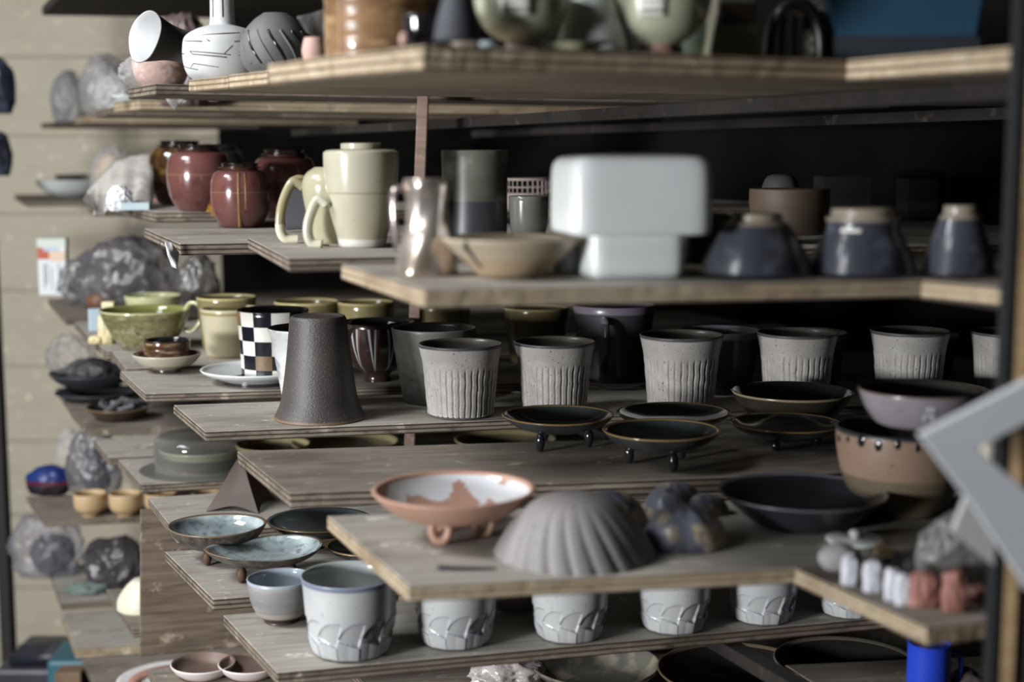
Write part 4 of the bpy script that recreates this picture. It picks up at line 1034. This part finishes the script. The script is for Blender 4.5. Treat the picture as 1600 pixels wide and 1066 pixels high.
# big dark plate
pot('dark_plate', 'large blue-black plate between the mottled shells and the tan bowl', 'plate', 1252, 834, 768, H3, [(66,0),(88,.25),(118,.8),(131,1)], mat('blue_black_glaze', (44,46,54), (34,35,42), sc=10, rough=.3, ramp=[(.93,1,(92,94,100))]), t=5, seg=72)
# pink tripod bowl
PK = mat('pink_terracotta', (188,140,116), (176,128,106), sc=8, rough=.5)
p, s = base(710, 853, H3, 46); H = rise(p, 764)
R = 128; l = 30*s
pr = smoothp([(R*.34*s, l), (R*.66*s, l+(H-l)*.22), (R*.88*s, l+(H-l)*.62), (R*s, H)], 6); t = 5*s
full = [(0, l)]+pr+[(pr[-1][0]-t*.5, H+t*.4), (pr[-1][0]-t, H)]+[(r-t, z+t*.8) for r, z in reversed(pr[:-1])]+[(0, l+t*.9)]
full = dense(full, 4*s)
v, f, rows = revolve(full, 96, lambda a, r, z, i: (r*math.cos(a)*(1+.015*math.sin(2*a)), r*math.sin(a), z))
mi = []
nt = max(range(len(full)), key=lambda i: full[i][1])
for fc_, i in zip(f, rows):
    c = sum((Vector(v[k]) for k in fc_), Vector())/len(fc_); x, y = c.x/(R*s), c.y/(R*s)
    if i < nt+3: mi.append(0); continue
    wob = .12*noise.noise(Vector((x*3, y*3, 1)))
    bare = (-.60+wob < x < .36-.25*y+wob and y < .46+.34*math.exp(-((x-.05)/.2)**2)+wob*1.5 and y > -.9) or abs(x-.42)+abs(y-.35)*.5 < .09 or (x < -.83) or (x > .55 and y > .62)
    mi.append(0 if bare else 1)
o = link('tripod_bowl', v, f, [PK, mat('milky_white_glaze', (226,226,226), (206,208,214), sc=10, rough=.12, coat=.5)], None, p, (0,0,0), True, mi)
tag(o, 'pink terracotta bowl with milky white glaze inside, on pierced feet', 'bowl')
for a in (-2.0, .1, 2.2):
    q = Vector((46*s*math.cos(a), 46*s*math.sin(a), 0))
    tube('foot', [(-12*s,0,l*1.12),(-13*s,0,l*.7),(-7*s,0,9*s),(0,0,7*s),(7*s,0,9*s),(13*s,0,l*.7),(12*s,0,l*1.12)], 7*s, PK, o, q, seg=12, sm=4)
# ribbed shell dome
def shellmod(n, d, rot):
    def fn(a, r, z, zf, s, H):
        g = abs(math.sin((a+rot+.25*zf)*n/2)); k = 1-d*(1-g)**2*min(1, (1.02-zf)*2.2)
        return (r*k*math.cos(a), r*k*math.sin(a), z)
    return fn
o = pot('ribbed_dome', 'grey ribbed dome like an upturned shell on the near board', 'dome', 898, 899, 772, H3, [(126,0),(127,.02),(121,.14),(105,.42),(82,.7),(58,.9),(30,.985),(10,1)], mat('matte_grey_glaze', (138,131,129), (122,116,114), sc=8, rough=.5, spec=.4, speck=((96,90,88), 220, .68)), hollow=False, seg=180, mod=shellmod(22, .05, .2), sm=5)
SH = mat('blue_ochre_mottle', (104,108,124), (166,150,120), sc=42, rough=.4, coat=.15, c3=(70,76,98), contrast=(.47,.56))
def shell(label, x, yb, yt, R, rot, kx, ky, seed):
    o = pot('mottled_shell', label, 'shell', x, yb, yt, H3, [(R,0),(R*1.03,.05),(R*.98,.3),(R*.84,.58),(R*.58,.84),(R*.3,.96),(R*.1,1.0)], SH, hollow=False, seg=72, mod=lambda a, r, z, zf, s, H: (r*kx*(1+.06*math.sin(3*a+seed))*math.cos(a)-(1-zf)*0, r*ky*math.sin(a)*(1+.05*math.cos(2*a)), z*(1+.03*math.sin(8*a)*min(1, r/(R*s)*1.2))))
    o.rotation_euler.z = rot; return o
shell('blue and ochre mottled shell form, frontmost right of the ribbed dome', 1070, 868, 790, 64, .2, 1, .95, 1)
shell('mottled shell form peeping from behind the ribbed dome', 950, 838, 768, 62, .5, 1, .8, 2)
shell('mottled shell form standing behind the frontmost shell', 1052, 812, 754, 54, .9, 1, .8, 3)
shell('mottled shell form at the rear right of the shell group', 1100, 812, 772, 40, .4, 1, .7, 4)
o = tube('metal_strip', [(0,0,0),(.02,-.002,.0),(.045,-.001,0)], .0028, mat('dark_steel', (60,62,72), rough=.3, metal=.8), None, at(682, 890, H3)+Vector((0,0,.0008)), flat=.3, taper=lambda t: 1-.6*t); tag(o, 'thin dark metal blade lying before the pink bowl', 'blade')

# ---- small pieces on the right board
o = pot('knobbed_cover', 'small white saucer lid with central knob near the tan bowl', 'lid', 1335, 856, 841, H3, [(18,0),(38,.35),(45,.85),(44,1)], WHITEG, hollow=False)
s, H, p = o_s[o.name]
part_lathe('knob', o, [(0,1*s),(6*s,1*s),(5*s,12*s),(9*s,16*s),(9*s,20*s),(5*s,24*s),(0,25*s)], mat('knob_grey', (168,164,160), rough=.4), sm=2)
blobpx('grey_clay_lump', 'pale grey rounded clay lump under the small white lid', 'clay lump', 1278, 1345, 848, 895, H3, mat('soft_grey_clay', (156,150,152), (138,132,134), sc=10, rough=.7), amp=.06, seed=6)
wc = mat('white_clay_piece', (206,206,214), (184,184,194), sc=30, rough=.6, bump=.4)
for x0, x1, y0, yb, lb, sd in ((1314,1340,866,916,'white upright clay piece, first from the left on the right board',1),(1348,1376,876,927,'white upright clay piece, second from the left on the right board',2),(1381,1406,888,940,'white clay piece leaning on its neighbour, third from the left',3),(1398,1422,897,947,'white clay piece touching the first red piece',4)):
    o = blobpx('white_clay_piece', lb, 'clay piece', x0, x1, y0, yb, H3, wc, amp=.15, cube=.5, seed=sd)
rc = mat('red_clay_piece', (158,100,88), (132,80,68), sc=20, rough=.5, bump=.4)
for x0, x1, y0, yb, lb, sd in ((1418,1464,895,951,'red-orange coiled clay piece beside the white ones',1),(1470,1508,892,957,'dull red upright clay piece next to the coiled one',2),(1506,1544,915,945,'rusty clay stub at the right end of the small pieces',3)):
    blobpx('red_clay_piece', lb, 'clay piece', x0, x1, y0, yb, H3, rc, amp=.22, cube=.4, seed=sd+10)
o = box('yellow_block', mat('yellow_sponge', (176,152,112), rough=.9), -.006, 0, 0, .006, .012, .008, None, at(1385, 872, H3)+Vector((0,0,0)), (0,0,.1), .001); tag(o, 'tiny yellow block behind the white clay pieces', 'block')
blobpx('dark_lump', 'blackish clay lump behind the white and red pieces', 'clay lump', 1396, 1452, 862, 900, H3, mat('black_clay', (48,46,46), (34,33,33), sc=20, rough=.7, bump=.5), amp=.2, seed=13)
blobpx('grey_plastic_bag', 'grey crumpled plastic heap under the grey metal plate', 'plastic bag', 1430, 1580, 800, 925, H3, mat('heap_plastic', (104,102,98), (80,78,76), sc=12, rough=.4, bump=.5), depth=.45, amp=.18, ridge=True, seed=33, freq=1.8)
# grey frame pieces at the right
def plate(name, label, pts, Y, th, m, cat, dy=0.):
    P = [deep(x, y, Y) for x, y in pts]; c = P[0].copy()
    v = [q-c for q in P]+[q-c+Vector((0, th, 0)) for q in P]; n = len(P)
    f = [tuple(range(n)), tuple(range(2*n-1, n-1, -1))]+[(i, (i+1) % n, n+(i+1) % n, n+i) for i in range(n)]
    o = link(name, v, f, m, None, c, smooth=False, bevel=.001)
    return tag(o, label, cat)
GM = mat('grey_plastic_plate', (182,184,187), (170,172,176), sc=4, rough=.55)
plate('metal_bracket', 'grey angular frame corner jutting in from the right edge', [(1437,681),(1600,598),(1760,520),(1760,590),(1600,664),(1528,702),(1600,762),(1760,900),(1760,1060),(1597,908),(1520,790)], .80, .008, GM, 'frame')
plate('grey_plate', 'lighter grey plate behind the lower arm of the grey frame', [(1512,770),(1488,832),(1590,915),(1700,990),(1700,900)], .84, .006, mat('light_grey_plate', (160,158,154), rough=.6), 'plate')
plate('beige_block', 'pale beige block seen through the opening of the grey frame', [(1540,690),(1577,688),(1570,752),(1548,740)], .93, .02, mat('beige_block', (178,168,152), rough=.7), 'block')

# ---- fourth shelf
dkm = mat('matte_black_plate', (62,64,68), (48,50,54), sc=8, rough=.45)
o = pot('black_plate', 'black plate, lower of the two stacked at the far left', 'plate', 150, 629, 612, H4, [(34,0),(52,.5),(62,1)], dkm, t=4)
o = pot('black_plate', 'black plate with lifted edge, upper of the two stacked at the far left', 'plate', 146, 622, 594, H4, [(38,0),(56,.5),(66,1)], dkm, t=5); o.location.z += .016
blobpx('black_cloth', 'dark crumpled wrap lying in the upper black plate', 'cloth', 100, 190, 560, 606, H4-20, mat('black_wrap', (58,58,60), (40,40,42), sc=12, rough=.5, bump=.5), amp=.25, depth=.6, ridge=True, seed=41)
blobpx('hazy_bag', 'hazy pale plastic bag bulging above the black plates', 'plastic bag', 76, 148, 524, 584, H4-60, film('haze_film', (150,146,148), .14, .3), amp=.45, depth=.5, ridge=True, seed=43, sub=5)
o = pot('shard_dish', 'brown-rimmed dish heaped with dark grey shards', 'dish', 186, 660, 636, H4, [(28,0),(36,.3),(46,.8),(51,1)], mat('umber_dish', (86,66,48), (58,44,34), sc=16, rough=.3, ramp=[(.9,1,(120,92,62))]), t=4, inner=BLACKG)
s, H, p = o_s[o.name]
for k, (x, y, z, ln, ry, rz) in enumerate(((-18,0,.6,26,1.0,.3),(-6,-10,.7,32,-.7,.9),(6,4,.8,34,.9,2.1),(14,-8,.6,26,-.4,.2),(-4,10,.7,24,.5,1.4),(20,4,.7,22,1.2,2.6))):
    q = box('clay_shard', mat('shard_grey', (112,108,112), (84,80,84), sc=20, rough=.5), -ln/2*s, -7*s, -3*s, ln/2*s, 7*s, 3*s, None, p+Vector((x*s, y*s, z*H+8*s)), (ry*.4, ry*.7, rz), .0015)
    tag(q, 'dark grey curved shard in the brown-rimmed dish on the fourth shelf', 'shard', 'grey shards in the brown-rimmed dish')
# glass dome over a pale dish
gm = film('dome_glass', (112,110,104), .24, .02, 3)
e = empty('glass_dome', base(318, 748, H4, 76)[0]); s = scale_at(e.location); H = rise(e.location, 678)
tag(e, 'clear glass dome with wide rim covering a pale ring dish', 'glass dome')
part_lathe('dome', e, [(74*s,.04*H),(75*s,.5*H),(74*s,.82*H),(68*s,.97*H),(55*s,1.02*H),(0,1.03*H),(0,1.01*H),(54*s,1.0*H),(66*s,.95*H),(72*s,.81*H),(73*s,.5*H),(72*s,.04*H),(74*s,.04*H)], gm, sm=4, seg=64)
part_lathe('rim', e, [(74*s,.05*H),(92*s,.03*H),(97*s,.02*H),(97*s,0.0),(92*s,.01*H),(74*s,.03*H)], gm, sm=2, seg=64)
o = pot('ring_dish', 'pale green-yellow ring-shaped dish inside the glass dome', 'dish', 318, 741, 700, H4, [(50,0),(54,.3),(64,.8),(68,1)], mat('ring_pale', (206,204,160), (190,188,142), rough=.2, coat=.3, ramp=[(0,.62,(104,92,80))]), t=6, inner=mat('ring_in', (120,110,96), rough=.4))
# brown pyramid
e = base(378, 800, H4, 36)[0]; s = scale_at(e); H = rise(e, 712)
pr = [(60*s,0),(58*s,.03*H),(45*s,.25*H),(30*s,.5*H),(17*s,.75*H),(2*s,1.0*H)]
pr = smoothp(pr, 4)
v, f = [], []; sg = 9
for r, z in pr:
    for k in range(4):
        for j in range(sg):
            t = j/sg; a0 = PI/2*k+.62+PI; a1 = a0+PI/2
            x = r*(math.cos(a0)*(1-t)+math.cos(a1)*t); y = r*(math.sin(a0)*(1-t)+math.sin(a1)*t)
            c = 1-.16*math.sin(PI*t); zz = z
            if z < .3*H: zz = max(z, 0)+.11*H*math.sin(PI*t)*(1-z/(.3*H))
            v.append((x*c, y*c, zz))
n = 4*sg
for i in range(len(pr)-1):
    for k in range(n): f.append((i*n+k, i*n+(k+1) % n, (i+1)*n+(k+1) % n, (i+1)*n+k))
f.append(tuple(range(n-1, -1, -1))); f.append(tuple((len(pr)-1)*n+k for k in range(n)))
o = link('clay_pyramid', v, f, mat('purple_brown_clay', (98,80,71), (78,63,56), sc=12, rough=.7, bump=.3), None, e, smooth=False)
tag(o, 'brown four-sided clay pyramid with hollowed sides under the wide board', 'pyramid')
# dishes glimpsed below the third shelf boards
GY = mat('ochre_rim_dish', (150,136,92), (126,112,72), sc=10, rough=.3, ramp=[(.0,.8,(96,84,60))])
for x, yb, yt, R, lb in ((428,745,694,58,'ochre dish glimpsed behind the glass dome, under the third shelf'),(540,738,690,84,'ochre-rimmed dish glimpsed in the gap under the dark tapered pot'),(790,728,686,80,'ochre-rimmed dish glimpsed in the gap right of the upright slat')):
    pot('ochre_dish', lb, 'dish', x, yb, yt, H4, [(R*.5,0),(R*.75,.3),(R*.93,.8),(R,1)], GY, t=4)
for x, lb in ((252,'straw-coloured cup whose rim shows below the glass dome board, left one'),(326,'straw-coloured cup whose rim shows below the glass dome board, right one')):
    pot('straw_footed_cup', lb, 'cup', x, 806, 770, H5, [(13,0),(14,.12),(22,.3),(25,.6),(25.5,1)], mat('straw_clay', (198,164,116), (182,146,98), sc=12, rough=.5), t=3)

# pale blue dishes
dish('round pale blue crackled dish on knob feet, leftmost at the panel', 341, 884, 820, H4, 76, 20, DARKOUT, oval(1, .95, .1, .02, 3), PALEBLUE, ph=-1.9, name='pale_dish', rr=.42, r0=.0055)
dish('squarish pale blue dish on knob feet in front of the round one', 414, 914, 856, H4, 89, 22, DARKOUT, oval(1, .82, .12, .04, 2, .10, .6), PALEBLUE, ph=-2.3, name='pale_dish', rr=.5, r0=.006)
dish('dark grey-blue dish with ochre rim behind the squarish one', 500, 862, 812, H4, 82, 16, DARKRIM, oval(1, .95), mat('dark_blue_inner', (96,104,106), (70,78,80), sc=20, rough=.12, coat=.5), ph=.3)
dish('dark dish mostly hidden under the near blurred board corner', 580, 893, 852, H4, 72, 14, DARKRIM, oval(1, .9), ph=.3)
o = pot('small_grey_bowl', 'small grey-blue bowl with pale band left of the big carved cup', 'bowl', 440, 978, 903, H4, [(27,0),(27,.06),(38,.2),(48,.55),(52,1)], mat('banded_grey_glaze', (138,134,134), (112,108,108), sc=6, rough=.35, stretch=(1,1,6), c3=(160,154,146), ramp=[(.0,.16,(70,58,50)), (.92,1,(150,158,168)), (.17,.3,(158,148,136))]), t=3, inner=mat('blue_grey_inner', (150,162,172), (112,124,136), sc=12, rough=.12, coat=.5))
# carved cups
def carvp(): return [(52,0),(56,.015),(61,.06),(67,.25),(71,.6),(73.5,.88),(76.5,1)]
cc = pot('carved_cup', 'largest white cup with carved swirling petals, nearest the left', 'cup', 549, 1035, 898, H4, carvp(), LIGHTGREY, t=3.5, mod=petals(12, .085), seg=288, step=2.5, sm=3, inner=mat('cup_inner_grey', (178,184,182), (156,162,162), sc=12, rough=.2, coat=.3), group='white petal-carved cups on the fourth shelf')
cc.rotation_euler.z = .3
petal_lines(cc, o_s[cc.name][0], o_s[cc.name][1], 12, carvp(), mat('pooled_glaze', (96,102,118), (122,128,142), sc=40, rough=.3))
sc0 = o_s[cc.name][0]
for i, (x, yb, R, lb) in enumerate(((712,1017,68,'white petal-carved cup under the near board, second from the left'),(890,1007,64,'white petal-carved cup under the ribbed dome, third from the left'),(1052,993,61,'white petal-carved cup in half shadow below the mottled shells'),(1190,978,58,'petal-carved cup in deep shadow, fourth before the right end'),(1325,968,52,'petal-carved cup in deep shadow below the small clay pieces'))):
    c = copy_tree(cc); k = R/76.5; pp, s = base(x, yb, H4, 52*k); c.location = pp; k2 = k*s/sc0; c.scale = (k2, k2, k2); c.rotation_euler.z = .3+i*.9; c['label'] = lb
o = pot('grey_cup', 'small pinkish grey cup behind the second and third carved cups', 'cup', 806, 957, 905, H4, [(24,0),(32,.3),(38,1)], mat('pinkish_grey', (150,138,134), rough=.4), t=3)

# ---- fifth shelf and lower
BF = mat('straw_clay', (198,164,116), (182,146,98), sc=12, rough=.5)
for x, lb in ((142,'small straw-coloured footed cup, left one of two'),(197,'small straw-coloured footed cup, right one of two')):
    pot('straw_footed_cup', lb, 'cup', x, 809, 771, H5, [(13,0),(14,.12),(22,.3),(25,.6),(25.5,1)], BF, t=3)
o = blobpx('blue_pouch', 'dark blue pouch with red underside at the far left', 'pouch', 42, 114, 727, 776, H5, mat('pouch_blue', (26,52,132), (20,34,88), sc=8, rough=.35, ramp=[(-.1,.38,(34,30,38)), (.38,.5,(96,30,40))]), amp=.12, seed=2, depth=.6)
blobpx('grey_film_bag', 'tall smoky plastic bag behind the two straw-coloured cups', 'plastic bag', 108, 190, 668, 782, H5, film('smoky_plastic', (104,102,108), 0.45, .2, 45), amp=.28, freq=2.2, ridge=True, seed=51, depth=.5, sub=5)
blobpx('clear_film_bag', 'clear film corner hanging beside the smoky plastic bag', 'plastic bag', 88, 134, 672, 758, H5, FILM, amp=.3, freq=2.2, ridge=True, seed=53, depth=.6, sub=5)
e = pot('cream_dome', 'cream upturned bowl half hidden by the upright panel', 'bowl', 226, 962, 905, H5, [(42,0),(40,.35),(28,.75),(16,1)], mat('cream_dome_glaze', (216,210,184), (206,198,168), rough=.35), hollow=False)
blobpx('dark_bag', 'black shiny plastic bag on the bottom shelf beside the panel', 'plastic bag', 130, 232, 838, 925, H6, film('black_plastic', (77,71,77), 0.75, .2, 45), amp=.25, freq=2, ridge=True, seed=61, depth=.6, sub=5)
blobpx('lilac_bag', 'lilac grey crumpled plastic bag sagging left of the bottom shelf', 'plastic bag', 20, 130, 800, 905, H6, film('lilac_grey_plastic', (140,136,148), 0.30, .2, 45), amp=.3, freq=2, ridge=True, seed=63, depth=.5, sub=5)
st = mat('green_stain', (106,122,114), rough=.7)
blobpx('green_sprig', 'faint green scrap lying on the stained bottom board', 'scrap', 102, 165, 912, 930, H6, st, amp=.5, depth=.4, seed=65)
# plates, pink and white
rimw = mat('white_rim', (226,220,218), rough=.35); rimp = mat('pink_rim_clay', (196,134,116), rough=.6)
p, s = base(268, 1085, H6-90, 70)
for k in range(4):
    q = empty('stacked_plate', p+Vector((.002*(k % 2), 0, -.052+.013*k)))
    part_lathe('dish', q, [(0,0),(40*s,0),(84*s,.011),(85*s,.013),(80*s,.013),(40*s,.003),(0,.003)], rimw, seg=64)
    part_lathe('pink_ring', q, [(50*s,.0062),(68*s,.0098),(68*s,.0110),(50*s,.0074),(50*s,.0062)], rimp, seg=64)
    tag(q, 'white plate with pink ring in the stack at the bottom edge, '+('lowest', 'second lowest', 'second highest', 'topmost')[k]+' one', 'plate', 'stack of pink and white plates')
for x0, lb in ((318, 'white dish with pink clay edge, left of two under the upright panel'), (392, 'white dish with pink clay edge, right of two under the upright panel')):
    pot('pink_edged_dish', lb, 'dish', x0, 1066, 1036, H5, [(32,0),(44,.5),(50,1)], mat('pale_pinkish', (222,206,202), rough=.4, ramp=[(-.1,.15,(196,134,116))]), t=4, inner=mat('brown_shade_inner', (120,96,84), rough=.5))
# bottom row
blobpx('wrapped_lump', 'grey lump knotted in plastic at the bottom edge below the carved cups', 'bundle', 735, 850, 1022, 1085, H5-150, film('knotted_plastic', (198,187,182), 0.75, .2, 45), amp=.3, ridge=True, seed=71, freq=2)
o = pot('blue_grey_dish', 'blue-grey dish at the bottom edge, left of the knotted lump', 'dish', 672, 1105, 1062, H5-120, [(50,0),(72,1)], mat('bluegrey_glaze', (130,146,148), (104,118,122), sc=12, rough=.2, coat=.4), t=4)
o = pot('wood_ash_dish', 'grey-green glossy dish at the bottom edge right of the knotted lump', 'dish', 930, 1092, 1036, H5-150, [(60,0),(90,.6),(102,1)], mat('ash_glaze', (112,108,96), (66,70,68), sc=8, rough=.15, coat=.5, c3=(156,144,122)), t=6)
o = pot('dark_wide_bowl', 'wide dark bowl with brownish rim at the bottom edge, centre right', 'bowl', 1150, 1110, 1046, H5-150, [(60,0),(110,.7),(124,1)], mat('dark_wide_glaze', (44,40,36), (34,31,29), sc=8, rough=.3, ramp=[(.9,1,(110,92,70))]), t=6)
o = pot('dark_wide_bowl', 'wide black bowl at the bottom edge left of the blue mug', 'bowl', 1320, 1100, 1032, H5-190, [(60,0),(100,.7),(112,1)], mat('dark_wide_glaze2', (48,44,42), (34,31,29), sc=8, rough=.3, ramp=[(.9,1,(110,100,88))]), t=6)
o = pot('blue_mug', 'bright blue mug under the nearest right board', 'mug', 1448, 1120, 1004, H5-240, [(32,0),(33,.05),(33,.9),(34,1)], mat('cobalt_plastic', (34,70,220), (28,58,200), sc=6, rough=.3), t=3)
s, H, p = o_s[o.name]
handle_loop(o, 'handle', [(30*s,0,.88*H),(46*s,0,.84*H),(50*s,0,.6*H),(44*s,0,.38*H),(30*s,0,.34*H)], 4*s, MATS['cobalt_plastic'], flat=.8)
blobpx('brown_lump', 'dim brownish lump beside the blue mug', 'clay lump', 1478, 1540, 1045, 1110, H5-240, mat('dim_brown', (96,84,80), (76,66,62), rough=.7), amp=.15, seed=81)
# boards carrying that bottom row
board('low shelf board at the bottom edge under the knotted lump and dishes', (560,1060), (620,1130), (1250,1095), H5-150, L=.75, th=.012, mats=(W_TOP2, W_EDGE), W=.30)
board('low shelf board below the blue mug', (1290,1080), (1400,1150), (1500,1145), H5-240, L=.5, th=.012, mats=(W_TOP2, W_EDGE), W=.2)

# ---- floor objects at the lower left and hanging bags at the left edge
q = deep(72, 1034, 2.9)
o = box('teal_bin', mat('teal_plastic', (50,112,128), (44,98,112), sc=6, rough=.4), 0, 0, 0, .085, .14, q.z, None, (q.x, 2.9, 0), (0,0,.05), .008); tag(o, 'teal plastic bin standing on the floor at the lower left corner', 'bin')
q2 = deep(103, 1052, 2.78)
o = box('wood_block', mat('block_wood', (126,98,72), (104,80,58), sc=12, rough=.8), -.025, 0, 0, .03, .05, q2.z, None, (q2.x, 2.78, 0), (0,0,0), .004); tag(o, 'brown wooden post end in front of the teal bin', 'wood block')
q3 = deep(-10, 1047, 3.2)
o = box('dark_bin', mat('dark_bin_plastic', (62,64,72), (48,50,56), sc=8, rough=.4), 0, 0, 0, .19, .25, q3.z, None, (q3.x, 3.2, 0), (0,0,0), .01); tag(o, 'dark grey bin on the floor at the far lower left', 'bin')
for k in range(3):
    o = tube('dark_tube', [(0,0,0), (.17,0,.012)], .014, mat('tube_dark', (48,50,62), (36,38,46), sc=12, rough=.35), None, (q3.x+.03, 3.23+.032*k, q3.z+.0145), seg=16, sm=1); tag(o, 'dark wrapped tube lying on the dark bin at the lower left, '+('front', 'middle', 'rear')[k]+' one of three', 'tube', 'dark tubes on the bin')
o = box('dark_upright_board', mat('dark_jamb', (40,36,36), rough=.7), -.03, 0, 0, 0, .04, 3.28, None, (deep(3, 500, 3.6).x-.014, 3.6, 0), bevel=.002); tag(o, 'dark narrow upright at the extreme left edge', 'upright')
for y0, y1, x1, sd, lb in ((88, 178, 19, 3, 'upper black and blue bag hanging at the extreme left edge'), (205, 275, 15, 5, 'lower black bag hanging at the extreme left edge')):
    t = deep(-4, y0, 3.5); bb = deep(-4, y1, 3.5); r = (x1+6)*scale_at(t)
    o = blob('hanging_bag', r, r*.8, (t.z-bb.z)/1.72, mat('hanging_black', (34,36,48), (60,66,84), sc=20, rough=.3, bump=.6, contrast=(.5,.6)), None, (t.x, t.y, bb.z), amp=.12, seed=sd); tag(o, lb, 'bag')
